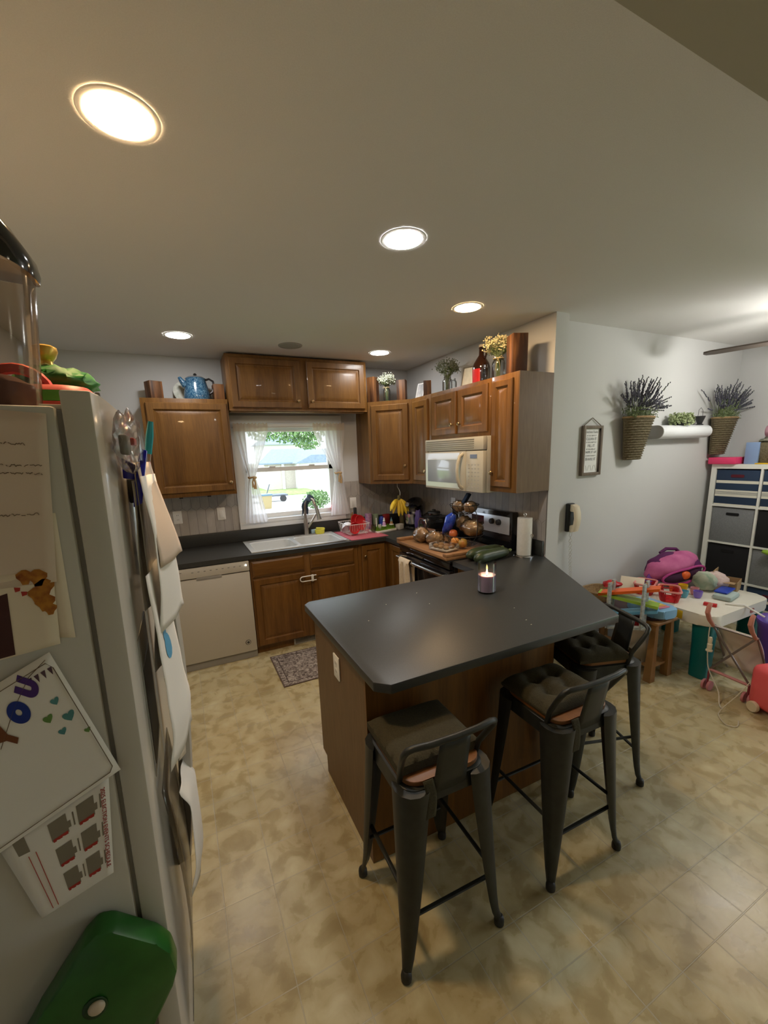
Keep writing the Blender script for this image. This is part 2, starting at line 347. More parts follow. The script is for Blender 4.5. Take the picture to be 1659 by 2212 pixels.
b3 = picket(0, 1.975, .93, 1.42); b3.bm.transform(Matrix.Rotation(-PI / 2, 4, 'Z')); b3.bm.transform(Matrix.Translation((-.006, -.004, 0)))
struct(b3.build('trim_3', TILES, org=O0, smooth=5))
g = MB(); g.box(-3.2, -.005, 1.0, -1.88, 0, 1.405).box(-.80, -.005, 1.0, 0, 0, 1.42).box(-.005, -1.98, .93, 0, -.005, 1.42)
struct(g.build('trim_4', GROUT, org=O0))

# ---------------------------------------------------------------- window
def window():
    t = bpy.data.objects.new('window_1', None); COL.objects.link(t); t.location = (-1.34, 0, 1.03); WM[t] = Matrix.Translation((-1.34, 0, 1.03)); struct(t)
    c = MB(); X0, X1, Z0, Z1 = -1.885, -.80, 1.03, 2.09
    c.box(X0, -.022, Z0, wx0, 0, Z1, bev=.004).box(wx1, -.022, Z0, X1, 0, Z1, bev=.004).box(X0, -.026, wz1, X1, 0, Z1, bev=.004).box(X0, -.030, Z0, X1, 0, wz0 - .005, bev=.004)
    c.build('casing', TRIM, t, True)
    j = MB(); j.box(wx0 - .001, -.01, wz0, wx0 + .02, .12, wz1).box(wx1 - .02, -.01, wz0, wx1 + .001, .12, wz1).box(wx0, -.01, wz1 - .03, wx1, .12, wz1 + .001).box(wx0, -.035, wz0 - .02, wx1, .12, wz0 + .012)
    j.build('jamb', TRIM, t, True)
    def sash(z0, z1, y):
        s = MB(); w = .04
        s.box(wx0 + .02, y, z0, wx0 + .02 + w, y + .03, z1).box(wx1 - .02 - w, y, z0, wx1 - .02, y + .03, z1).box(wx0 + .02, y, z0, wx1 - .02, y + .03, z0 + w).box(wx0 + .02, y, z1 - w, wx1 - .02, y + .03, z1)
        f = s.build('sash', WHITE, t, True)
        MB().box(wx0 + .05, y + .013, z0 + .03, wx1 - .05, y + .016, z1 - .03).build('pane', PANE, f, True)
    sash(1.115, 1.605, .045); sash(1.565, 1.985, .08)
    k = MB(); [k.box(x - .03, .035, 1.605, x + .03, .075, 1.618, bev=.003) for x in (-1.52, -1.12)]; k.build('latch', WHITE, t, True)
window()

# ================================================================ CABINETS
def door_mb(w, h, th=.019):
    m = MB(); st = min(.055, w * .22)
    R = [(0, 0), (0, -th + .006), (.006, -th), (st - .004, -th), (st + .004, -th + .011), (st + .010, -th + .012), (st + .038, -th + .002), (st + .042, -th + .001)]
    vs = []
    for i, y in R:
        vs.append([m.bm.verts.new(p) for p in ((i, y, i), (w - i, y, i), (w - i, y, h - i), (i, y, h - i))])
    for a, b in zip(vs, vs[1:]):
        for k in range(4): m.face([a[k], a[(k + 1) % 4], b[(k + 1) % 4], b[k]])
    m.face(vs[-1]); m.face(vs[0][::-1]); return m
def drawer_mb(w, h, th=.019):
    m = MB(); R = [(0, 0), (0, -th + .008), (.012, -th + .003), (.016, -th), (.022, -th)]
    vs = [[m.bm.verts.new(p) for p in ((i, y, i), (w - i, y, i), (w - i, y, h - i), (i, y, h - i))] for i, y in R]
    for a, b in zip(vs, vs[1:]):
        for k in range(4): m.face([a[k], a[(k + 1) % 4], b[(k + 1) % 4], b[k]])
    m.face(vs[-1]); m.face(vs[0][::-1]); return m
def knob_mb(x, y, z):
    m = MB(); M = Matrix.Translation((x, y, z)) @ Matrix.Rotation(PI / 2, 4, 'X')
    m.lathe([(.006, 0), (.0045, .008), (.0055, .014), (.013, .018), (.015, .023), (.012, .028), (.003, .030)], seg=14, M=M); return m
def add_door(t, x, z, w, h, y, knob=None, M=None, name='door', dr=False):
    mb = drawer_mb(w, h) if dr else door_mb(w, h)
    mb.bm.transform(Matrix.Translation((x, y, z)))
    if M is not None: mb.bm.transform(M)
    d = mb.build(name, OAKX if dr else OAKZ, t, smooth=20)
    if knob:
        k = knob_mb(x + knob[0], y - .019, z + knob[1])
        if M is not None: k.bm.transform(M)
        k.build('knob', BRASS, d)
    return d
def carcass(t, w, d, z0, z1, toe=0):
    m = MB()
    if toe: m.box(0, -d, toe, w, 0, z1, bev=.002).box(0, -d + .06, 0, w, 0, toe + .01)
    else: m.box(0, -d, z0, w, 0, z1, bev=.002)
    return m.build('carcass', OAKZ, t)
# back wall uppers
t = thing('wall_cabinet', 'square single-door oak wall cabinet left of the window, above the dishwasher', 'cabinet', (-2.56, -.003, 1.40), 0)
carcass(t, .645, .305, 0, .79); add_door(t, .033, .035, .60, .72, -.305, (.567, .07))
t = thing('wall_cabinet', 'wide two-door oak cabinet directly above the window, touching the ceiling', 'cabinet', (-1.905, -.003, 2.10), 0)
m = MB(); m.box(0, -.305, .012, 1.275, 0, .455, bev=.002); m.box(0, -.305, 0, 1.275, -.285, .014); m.build('carcass', OAKZ, t)
add_door(t, .025, .025, .60, .405, -.305, (.567, .06)); add_door(t, .685, .025, .565, .405, -.305, (.035, .06))
MB().box(.01, -.27, -.006, 1.26, -.20, .012).build('nailing_strip', PINE, t)
# corner upper (diagonal front)
t = thing('corner_wall_cabinet', 'oak corner wall cabinet with a diagonal tall door right of the window', 'cabinet', (-.625, -.003, 1.40), 0)
m = MB(); P = [(-.625, -.003), (-.003, -.003), (-.003, -.612), (-.307, -.612), (-.625, -.305)]
m.prism(P, 1.40, 2.19); m.build('carcass', OAKZ, t, True)
a = math.atan2(-.612 + .305, -.307 + .625); LD = math.hypot(.318, .307)
Md = Matrix.Rotation(a, 4, 'Z'); Md.translation = Vector((0, -.302, 0))
add_door(t, .035, .035, LD - .07, .72, -.001, (LD - .105, .14), M=Md)
def rw(name, label, y0, y1, z0, z1, d=.307): return thing(name, label, 'cabinet', (-.003, y0, z0), -PI / 2)
t = rw('wall_cabinet', 'narrow oak wall cabinet between the corner cabinet and the microwave', -.614, 0, 1.40, 0)
carcass(t, .330, .305, 0, .79); add_door(t, .035, .035, .255, .72, -.305, (.235, .09))
t = rw('wall_cabinet', 'short two-door oak wall cabinet on top of the microwave', -.946, 0, 1.80, 0)
carcass(t, .777, .305, 0, .39); add_door(t, .03, .03, .345, .33, -.305, (.310, .075)); add_door(t, .405, .03, .345, .33, -.305, (.035, .075))
t = rw('wall_cabinet', 'slim tall oak wall cabinet at the end of the run, right of the microwave', -1.725, 0, 1.40, 0)
carcass(t, .258, .305, 0, .79); add_door(t, .02, .035, .195, .72, -.305, (.025, .10))
MB().box(.2585, -.304, .0, .2645, 0, .79).build('end_panel', LAM, t)
# base cabinets
t = thing('base_cabinet', 'oak base cabinet end left of the dishwasher, beside the fridge', 'cabinet', (-3.24, -.003, 0), 0)
carcass(t, .72, .60, 0, .872, .075); add_door(t, .40, .10, .29, .745, -.60, (.25, .66))
t = thing('base_cabinet', 'two-door oak sink base cabinet with two false drawer fronts', 'cabinet', (-1.912, -.003, 0), 0)
m = MB(); m.box(0, -.605, .07, .985, -.585, .872, bev=.002).box(0, -.585, .07, .02, 0, .872).box(.965, -.585, .07, .985, 0, .872).box(.02, -.585, .07, .965, 0, .09).box(0, -.57, 0, .985, -.55, .075)
m.build('carcass', OAKZ, t)
add_door(t, .015, .082, .45, .605, -.605); add_door(t, .52, .082, .425, .605, -.605)
add_door(t, .015, .705, .45, .14, -.605, name='drawer_front', dr=True); add_door(t, .52, .705, .425, .14, -.605, name='drawer_front', dr=True)
t = thing('base_cabinet', 'narrow oak base cabinet in the inner corner right of the sink cabinet', 'cabinet', (-.925, -.003, 0), 0)
m = MB(); m.prism([(-.925, -.003), (-.004, -.003), (-.004, -.942), (-.612, -.942), (-.612, -.608), (-.925, -.608)], .07, .872); m.prism([(-.925, -.003), (-.004, -.003), (-.004, -.942), (-.55, -.942), (-.55, -.55), (-.925, -.55)], 0, .072)
m.build('carcass', OAKZ, t, True)
add_door(t, .035, .09, .245, .765, -.605, (.03, .66))
add_door(t, .035, .09, .25, .765, 0, M=Matrix.Translation((.925 - .612, -.645, 0)) @ Matrix.Rotation(-PI / 2, 4, 'Z'))
# peninsula cabinet
t = thing('peninsula_cabinet', 'oak peninsula base cabinet with plain veneer back panel facing the stools', 'cabinet', (-1.30, -2.4, 0), 0)
m = MB(); P = [(-1.798, -2.13), (-1.798, -2.765), (-.80, -2.765), (-.14, -2.01), (-.004, -2.01), (-.004, -1.73), (-.60, -1.73), (-.60, -2.13)]
Pt = [(-1.798, -2.20), (-1.798, -2.765), (-.80, -2.765), (-.14, -2.01), (-.004, -2.01), (-.004, -1.73), (-.54, -1.73), (-.54, -2.20)]
m.prism(P, .10, .872); m.prism(Pt, 0, .101); m.build('carcass', OAKZ, t, True)
MB().box(-1.812, -2.781, .002, -.80, -2.765, .874).build('back_panel', OAKP, t, True)
m = MB(); e = Matrix(((0, 0, 1, 0), (1, 0, 0, 0), (0, 1, 0, 0), (0, 0, 0, 1)))
m.prism([(-2.765, .002), (-2.195, .002), (-2.195, .10), (-2.13, .10), (-2.13, .874), (-2.765, .874)], -1.812, -1.798, M=e); m.build('side_panel', LAM, t, True)
for i in range(3):
    add_door(t, .02 + i * .38, .11, .34, .75, 0, (.03 if i % 2 else .31, .66), M=Matrix.Translation((-.68 + 1.30, -2.13 + 2.4, 0)) @ Matrix.Rotation(PI, 4, 'Z'))

# worktops
m = MB(); zb, zt, yf = .876, .914, -.648
m.box(-3.24, yf, zb, -1.855, -.002, zt).box(-1.855, yf, zb, -1.02, -.575, zt).box(-1.855, -.10, zb, -1.02, -.002, zt).box(-1.02, yf, zb, -.648, -.002, zt)
m.box(-.648, -.944, zb, -.008, -.002, zt)
wt = thing('worktop', 'L-shaped charcoal laminate worktop under the window and left of the stove', 'worktop', (-1.6, -.3, .876))
o = m.build('top_slab', COUNTER, wt, True)
MB().box(-3.24, -.026, .915, -.008, -.003, 1.028, bev=.003).box(-.028, -.94, .915, -.009, -.026, 1.028, bev=.003).build('upstand', COUNTER, wt, True)
m = MB(); P = [(-.648, -1.728), (-.01, -1.728), (-.01, -1.99), (-.57, -2.945), (-1.782, -2.945), (-1.83, -2.90), (-1.83, -2.02), (-1.795, -1.985), (-.648, -1.985)]
m.prism(P[::-1], zb, zt, bev=.004)
wt = thing('worktop', 'charcoal laminate peninsula worktop with clipped corners where the candle stands', 'worktop', (-1.2, -2.4, .876))
m.build('top_slab', COUNTER, wt, True)
MB().box(-.03, -1.975, .9145, -.01, -1.74, 1.028, bev=.003).build('upstand', COUNTER, wt, True)
noise_mat('crumbs', (.7, .66, .55), (.8, .75, .6)); random.seed(3)
for i, (x, y) in enumerate(((-1.45, -2.25), (-1.62, -2.4), (-1.22, -2.18), (-1.25, -2.36), (-.92, -2.63), (-.98, -2.77), (-1.0, -2.82))):
    tag(MB().ell((x, y, .9152), (.0025 + .002 * random.random(), .002, .0012), 6, 4).build('crumb', MATS['crumbs']), 'tiny pale crumb lying on the peninsula worktop', 'crumb', 'crumbs on the peninsula worktop')

# ================================================================ SINK, DISHWASHER, RANGE, MICROWAVE
t = thing('sink', 'white double-bowl drop-in sink below the window', 'sink', (-1.44, -.34, .914))
m = MB()
def bowl(m, x0, x1, y0, y1, zt, d, th=.006):
    w, h = x1 - x0, y1 - y0; cx, cy = (x0 + x1) / 2, (y0 + y1) / 2; rings = []
    for ins, z in ((0, zt), (.006, zt - .006), (.014, zt - d + .03), (.03, zt - d), (.1, zt - d - .004)):
        rings.append([(x, y, z) for x, y in rrect(w - 2 * ins, h - 2 * ins, max(.05 - ins * .3, .02), 4, cx, cy)])
    m.loft(rings, cap=False)
    vs = [m.bm.verts.new((x, y, zt - d - .004)) for x, y in rrect(w - .2, h - .2, .02, 4, cx, cy)]; m.face(vs)
bx = ((-1.845, -1.465), (-1.435, -1.045))
for x0, x1 in bx: bowl(m, x0, x1, -.555, -.175, .922, .17)
def holed(m, X0, X1, Y0, Y1, z, z0):
    xs = [X0, bx[0][0], bx[0][1], bx[1][0], bx[1][1], X1]; ys = [Y0, -.555, -.175, Y1]
    for i in range(5):
        for j in range(3):
            if j == 1 and i in (1, 3): continue
            m.box(xs[i], ys[j], z0, xs[i + 1], ys[j + 1], z)
holed(m, -1.885, -1.0, -.60, -.08, .923, .9148)
# fill bowl corners
for x0, x1 in bx:
    for cx, cy, sx, sy in ((x0, -.555, 1, 1), (x1, -.555, -1, 1), (x0, -.175, 1, -1), (x1, -.175, -1, -1)):
        r = .05; pts = [(cx, cy)] + [(cx + sx * (r - r * math.cos(a * PI / 8)), cy + sy * (r - r * math.sin(a * PI / 8))) for a in range(0, 5)]
        m.prism(pts, .916, .9228)
m.build('basin', PORC, t, True, smooth=30)
for x0, x1 in bx: MB().lathe([(.035, 0), (.035, .004), (.02, .001)], c=((x0 + x1) / 2, -.36, .7495), seg=16).build('drain', CHROME, t, True)
t = thing('faucet', 'tall brushed metal pull-down faucet standing behind the sink', 'faucet', (-1.27, -.12, .923))
MB().prism(rrect(.25, .055, .025, 5, -1.27, -.12), .9232, .933).lathe([(.026, .933), (.024, .96), (.021, 1.06), (.016, 1.09)], c=(-1.27, -.12, 0), seg=16).build('base_plate', NICKEL, t, True)
pts = [(-1.27, -.12, 1.08), (-1.27, -.12, 1.20)] + [(-1.27 + .03 * (1 - math.cos(a)), -.12 - .075 * (1 - math.cos(a)), 1.21 + .10 * math.sin(a)) for a in [i * PI / 8 for i in range(0, 8)]]
MB().tube(pts, .014, 12).build('gooseneck', NICKEL, t, True)
e = pts[-1]
MB().tube([e, (e[0] + .015, e[1] - .012, e[2] - .05), (e[0] + .03, e[1] - .02, e[2] - .13), (e[0] + .034, e[1] - .022, e[2] - .155)], [.015, .017, .019, .023], 12).build('spray_head', CHROME, t, True)
MB().tube([(-1.25, -.12, 1.0), (-1.21, -.14, 1.06), (-1.17, -.155, 1.13)], [.014, .010, .008], 10).build('handle', NICKEL, t, True)
m = MB()
def dc(u, v):
    a = -.5 + v * 2.7; q = .105; yy = -.12 - .075 * (1 - math.cos(max(a, 0))); zz = 1.21 + .10 * math.sin(max(a, 0)) + .018
    if a < 0: zz += a * .12; yy += .02
    w = (u - .5); return (-1.27 + .03 * (1 - math.cos(max(a, 0))) + w * .06 + .006 * math.sin(v * 14), yy - .008 - .004 * math.cos(u * 12), zz - abs(w) * .10 + .005 * math.sin(u * 15))
m.grid(dc, 10, 16)
tag(m.build('dishcloth', noise_mat('slate_blue_cloth', (.05, .075, .12), (.09, .12, .18), 90, .95), solid=.008), 'slate blue dishcloth draped over the faucet neck', 'dishcloth')
t = thing('dishwasher', 'white built-in dishwasher between sink cabinet and fridge', 'dishwasher', (-2.215, -.3, 0))
MB().box(-2.515, -.60, .045, -1.918, -.005, .87).build('body', GREYP, t, True)
m = MB(); m.box(-2.512, -.642, .068, -1.920, -.601, .775, bev=.006); d = m.build('door', APPL, t, True)
m = MB(); m.box(-2.512, -.646, .783, -1.920, -.601, .868, bev=.006); m.build('control_panel', APPL, t, True)
MB().box(-2.33, -.648, .762, -2.14, -.640, .783, bev=.002).build('handle', GREYP, t, True)
m = MB(); [m.box(-2.36 + i * .045, -.6468, .83, -2.345 + i * .045, -.6458, .835) for i in range(9)]; m.box(-2.50, -.6470, .838, -2.43, -.6462, .843).box(-2.50, -.6470, .800, -2.47, -.6462, .804); m.build('printed_marks', mat('print_grey', (.15, .15, .15), .5), t, True)
m = MB(); m.lathe([(.0045, 0), (.0045, .003)], M=frameM((-1.945, -.6455, .835), (1, 0, 0), (0, 0, 1)), seg=10); m.build('indicator_light', mat('white_led', (1, 1, 1), .4, emis=(1, 1, .95), es=6), t, True)
m = MB(); m.lathe([(.022, 0), (.022, .002)], M=frameM((-1.99, -.6422, .155), (1, 0, 0), (0, 0, 1)), seg=24); m.build('round_sticker', mat('print_dark', (.05, .05, .05), .4), d, True)
m = MB(); m.lathe([(.018, 0), (.018, .003)], M=frameM((-1.99, -.6430, .155), (1, 0, 0), (0, 0, 1)), seg=24); m.build('round_sticker', APPL, d, True)
m = MB(); m.lathe([(.011, 0), (.011, .003)], M=frameM((-1.99, -.6445, .155), (1, 0, 0), (0, 0, 1)), seg=16); m.build('round_sticker', MATS['print_dark'], d, True)
MB().box(-2.512, -.625, 0.002, -1.920, -.602, .066).build('kick_plate', GREYP, t, True)
# floor register under the sink
t = thing('floor_register', 'white slotted heating register in the toe kick under the sink', 'register', (-1.47, -.575, 0))
MB().box(-1.585, -.58, .002, -1.36, -.574, .068, bev=.002).build('frame', mat('register_grey', (.45, .44, .40), .5), t, True)
m = MB(); [m.box(-1.57 + i * .0125, -.583, .012, -1.564 + i * .0125, -.5795, .058) for i in range(16)]; m.build('slots', BLACKM, t, True)
# child lock on the sink doors
t = thing('cabinet_lock', 'white sliding child lock looped across the two sink cabinet doors', 'lock', (-1.42, -.66, .62))
m = MB(); m.tube([(-1.355, -.652, .655), (-1.46, -.652, .655)] + arc((-1.48, -.652, .633), .022, PI / 2, PI * 1.5, 6) + [(-1.46, -.652, .611), (-1.355, -.652, .611)], .005, 6); m.build('strap', WHITE, t, True)
MB().box(-1.40, -.660, .603, -1.38, -.644, .663, bev=.003).build('slider', WHITE, t, True)
for x in (-1.478, -1.365): MB().lathe([(.006, 0), (.005, .02), (.010, .024), (.010, .03)], M=frameM((x, -.624, .633), (1, 0, 0), (0, 0, 1)), seg=10).build('knob', BRASS, t, True)

# range
t = thing('stove', 'black electric range under the microwave with chrome door handle', 'stove', (-.33, -1.335, 0))
ry0, ry1 = -1.722, -.948
MB().box(-.62, ry0, .02, -.02, ry1, .895).build('body', BLACKM, t, True)
MB().box(-.665, ry0, .895, -.06, ry1, .918, bev=.004).build('cooktop', BLACK, t, True)
m = MB(); m.box(-.662, ry0 + .01, .845, -.62, ry1 - .01, .893, bev=.004).build('front_rail', BLACK, t, True)
m = MB(); m.box(-.665, ry0 + .006, .29, -.622, ry1 - .006, .835, bev=.006); d = m.build('oven_door', BLACK, t, True)
m = MB(); yy = [ry0 + .03 + i * (ry1 - ry0 - .06) / 10 for i in range(11)]
m.tube([(-.665, yy[0], .80)] + [(-.705 - .012 * math.sin(PI * i / 10), y, .80) for i, y in enumerate(yy)] + [(-.665, yy[-1], .80)], .013, 10); m.build('handle', CHROME, d, True)
MB().box(-.660, ry0 + .006, .03, -.622, ry1 - .006, .28, bev=.006).build('storage_drawer', BLACK, t, True)
m = MB(); m.box(-.085, ry0, .9185, -.02, ry1, 1.215, bev=.006); bgd = m.build('backguard', BLACK, t, True)
SIL = mat('silver_panel', (.62, .66, .72), .28, .4)
MB().box(-.0885, -1.70, 1.035, -.084, -1.04, 1.175, bev=.004).build('control_panel', SIL, bgd, True)
for y in (-1.505, -1.585, -1.11): MB().lathe([(.024, 0), (.022, .02), (.018, .024)], M=frameM((-.0885, y, 1.125), (0, 1, 0), (0, 0, 1)) @ Matrix.Rotation(PI, 4, 'Y'), seg=18).build('knob', BLACKM, bgd, True)
MB().box(-.0895, -1.40, 1.085, -.0882, -1.24, 1.155).build('clock_display', BLACK, bgd, True)
# towel on the oven handle
m = MB()
def tw(u, v):
    s = v * 2 - 1; y = -1.075 - .17 * u + .02 * s * math.sin(3 * u); f = .012 * math.sin(u * 14 + v * 2)
    if abs(s) < .14: return (-.722 - .022 * (1 if s > 0 else -1) * abs(s) / .14, y, .823 - .03 * (abs(s) / .14) ** 2)
    L = (abs(s) - .14); return ((-.744 if s > 0 else -.685) + (f if s > 0 else f * .4), y + f * .6 - (.05 * u * L if s > 0 else 0), .793 - L * (.30 if s > 0 else .22))
m.grid(tw, 18, 30)
tag(m.build('dish_towel', noise_mat('beige_towel', (.56, .46, .33), (.66, .56, .42), 120, .95), solid=.006), 'beige dish towel hanging over the oven door handle', 'towel')

# microwave (front faces -x)
t = thing('microwave', 'almond over-the-range microwave with bowed door handle', 'microwave', (-.19, -1.335, 1.385))
MB().box(-.335, -1.722, 1.387, -.006, -.948, 1.797, bev=.003).build('body', ALMOND, t, True)
m = MB(); m.box(-.375, -1.722, 1.70, -.336, -.948, 1.796, bev=.005); gr = m.build('vent_grille', ALMOND, t, True)
m = MB(); [m.box(-.3765, -1.62, 1.712 + i * .0155, -.3745, -.965, 1.719 + i * .0155) for i in range(5)]; m.build('slots', mat('vent_shadow', (.22, .20, .15), .6), gr, True)
MWW = mat('microwave_door_white', (.62, .63, .62), .15, coat=.5)
m = MB(); m.box(-.375, -1.52, 1.388, -.336, -.948, 1.694, bev=.005); d = m.build('door', ALMOND, t, True)
m = MB(); m.box(-.377, -1.445, 1.405, -.3745, -.958, 1.683); m.build('door_glass', MWW, d, True)
m = MB(); m.box(-.3782, -1.435, 1.445, -.3768, -.990, 1.63, bev=.0005); m.build('door_window', mat('microwave_window', (.38, .42, .45), .14, coat=.5), d, True)
m = MB(); m.tube([(-.374, -1.485, 1.675), (-.405, -1.485, 1.655), (-.425, -1.485, 1.60), (-.43, -1.485, 1.54), (-.425, -1.485, 1.48), (-.405, -1.485, 1.43), (-.374, -1.485, 1.41)], .013, 10); m.build('handle', ALMOND, d, True)
m = MB(); m.box(-.375, -1.722, 1.388, -.336, -1.525, 1.694, bev=.005); c = m.build('control_panel', ALMOND, t, True)
MB().box(-.3768, -1.655, 1.64, -.3745, -1.575, 1.668).build('display', mat('lcd', (.12, .14, .22), .2), c, True)
m = MB()
for i in range(7):
    for j in range(4): m.box(-.3758, -1.68 + j * .037, 1.42 + i * .028, -.3745, -1.662 + j * .037, 1.427 + i * .028)
m.build('key_print', mat('key_grey', (.42, .40, .36), .5), c, True)

# ================================================================ CEILING LAMPS
def can(x, y, warm, label, st, r=.077):
    t = thing('recessed_light', label, 'ceiling light', (x, y, H), 0, None)
    c = (1.0, .66, .34) if warm else (.97, .96, .94)
    MB().lathe([(r, -.0005), (r, -.003), (r + .017, -.0035), (r + .019, -.0005)], seg=36, cap=False).build('trim_ring', mat('matte_white_trim', (.80, .79, .77), .7), t)
    MB().lathe([(r + .001, -.001), (r + .001, -.004), (.001, -.0045)], seg=36).build('lens', mat('lamp_lens_' + ('warm' if warm else 'cool') + str(int(st)), (1, 1, 1), .5, emis=c, es=st), t)
    return t
can(-2.383, -2.702, True, 'large warm recessed ceiling light nearest the camera, above the fridge side', LAMP_WARM * 1.5)
can(-1.398, -2.427, False, 'bright white recessed ceiling light above the peninsula', LAMP_COOL)
can(-.616, -1.846, True, 'warm recessed ceiling light in front of the microwave', LAMP_WARM)
can(-2.244, -.675, False, 'white recessed ceiling light above the dishwasher', LAMP_COOL * .6)
can(-.633, -.628, False, 'small white recessed ceiling light in the far corner above the corner cabinet', LAMP_COOL * .6)
t = thing('ceiling_speaker', 'round grey ceiling speaker grille in front of the window cabinet', 'speaker', (-1.433, -.64, H), 0)
MB().lathe([(.095, -.0005), (.093, -.006), (.084, -.007)], seg=36, cap=False).build('rim', mat('speaker_rim', (.35, .34, .31), .6), t)
MB().lathe([(.085, -.001), (.084, -.006), (.001, -.0065)], seg=36).build('grille', mat('speaker_grille', (.30, .30, .27), .7), t)
# ceiling fan in the dining end; only one blade tip reaches the picture
t = thing('ceiling_fan', 'dark-bladed ceiling fan over the dining area, one blade tip in view at right', 'ceiling fan', (1.50, -2.87, H), 0)
fm = mat('fan_blade', (.10, .08, .065), .5)
MB().lathe([(.07, -.001), (.06, -.04), (.015, -.05), (.015, -.10), (.10, -.12), (.11, -.21), (.05, -.24)], seg=24).build('motor', NICKEL, t)
base = math.atan2(-2.19 + 2.87, 1.33 - 1.50)
for k in range(5):
    M = Matrix.Rotation(base + k * 2 * PI / 5, 4, 'Z') @ Matrix.Translation((0, 0, -.22)) @ Matrix.Rotation(.06, 4, 'X')
    mm = MB(); P = [(.12, -.035), (.30, -.055), (.64, -.058), (.69, -.04), (.70, 0), (.69, .04), (.64, .058), (.30, .055), (.12, .035)]
    mm.prism(P, -.005, .005, M=M); mm.build('blade', fm, t)
for k in range(3):
    a = k * 2 * PI / 3 + .4; c = (.11 * math.cos(a), .11 * math.sin(a), -.33)
    MB().tube([(0, 0, -.23), (c[0] * .8, c[1] * .8, -.26), (c[0], c[1], -.285)], .012, 8).build('lamp_arm', NICKEL, t)
    MB().ell(c, (.055, .055, .055), 16, 10).build('lamp_globe', mat('globe_glass', (1, 1, 1), .5, emis=(1.0, .975, .91), es=FAN_LAMP), t)
# hallway lamp behind the camera (on that room's ceiling)
t = thing('flush_light', 'round flush ceiling light of the hall behind the viewer', 'ceiling light', (-.2, -5.3, 2.30), 0)
MB().lathe([(.16, -.001), (.155, -.05), (.10, -.08), (.001, -.09)], seg=28).build('diffuser', mat('hall_diffuser', (1, 1, 1), .5, emis=(1, .86, .64), es=HALL_W), t)
# ================================================================ STOOLS
def cushion(name, m, w, d, h, tuft, parent, z):
    def fn(top):
        def f(u, v):
            x = (u - .5) * w; y = (v - .5) * d; e = max(0, 1 - (abs(2 * u - 1)) ** 6) * max(0, 1 - (abs(2 * v - 1)) ** 6)
            hh = h * ((.30 + .70 * e ** .5) if tuft else (.62 + .38 * e ** .35))
            if tuft and top:
                for a in (-1, 1):
                    for b in (-1, 1):
                        q = ((x - a * w * .18) ** 2 + (y - b * d * .18) ** 2) / (.030 ** 2); hh -= h * .55 * math.exp(-q) * e
                for a in (-1, 1): hh -= h * .10 * math.exp(-((x - a * w * .18) / .016) ** 2) * e + h * .10 * math.exp(-((y - a * d * .18) / .016) ** 2) * e
            return (x, y, z + (hh if top else 0))
        return f
    mm = MB(); n = 36 if tuft else 20; mm.grid(fn(True), n, n)
    m2 = [mm.bm.verts.new((x, y, z + .001)) for x, y in rrect(w * .985, d * .985, .03)]
    mm.face(m2)
    # side skirt
    N = 60; top = []; bot = []
    for i in range(N):
        s = i / N * 4; k = int(s); f = s - k; c = [(0, 0), (1, 0), (1, 1), (0, 1), (0, 0)]
        u = c[k][0] + (c[k + 1][0] - c[k][0]) * f; v = c[k][1] + (c[k + 1][1] - c[k][1]) * f
        p = fn(True)(u, v); top.append(p); bot.append((p[0] * .98, p[1] * .98, z))
    mid = [((a[0] + b[0]) / 2 * 1.02, (a[1] + b[1]) / 2 * 1.02, (a[2] + b[2]) / 2) for a, b in zip(top, bot)]
    mm.loft([bot, mid, top], cap=False)
    return mm.build(name, m, parent, smooth=60)
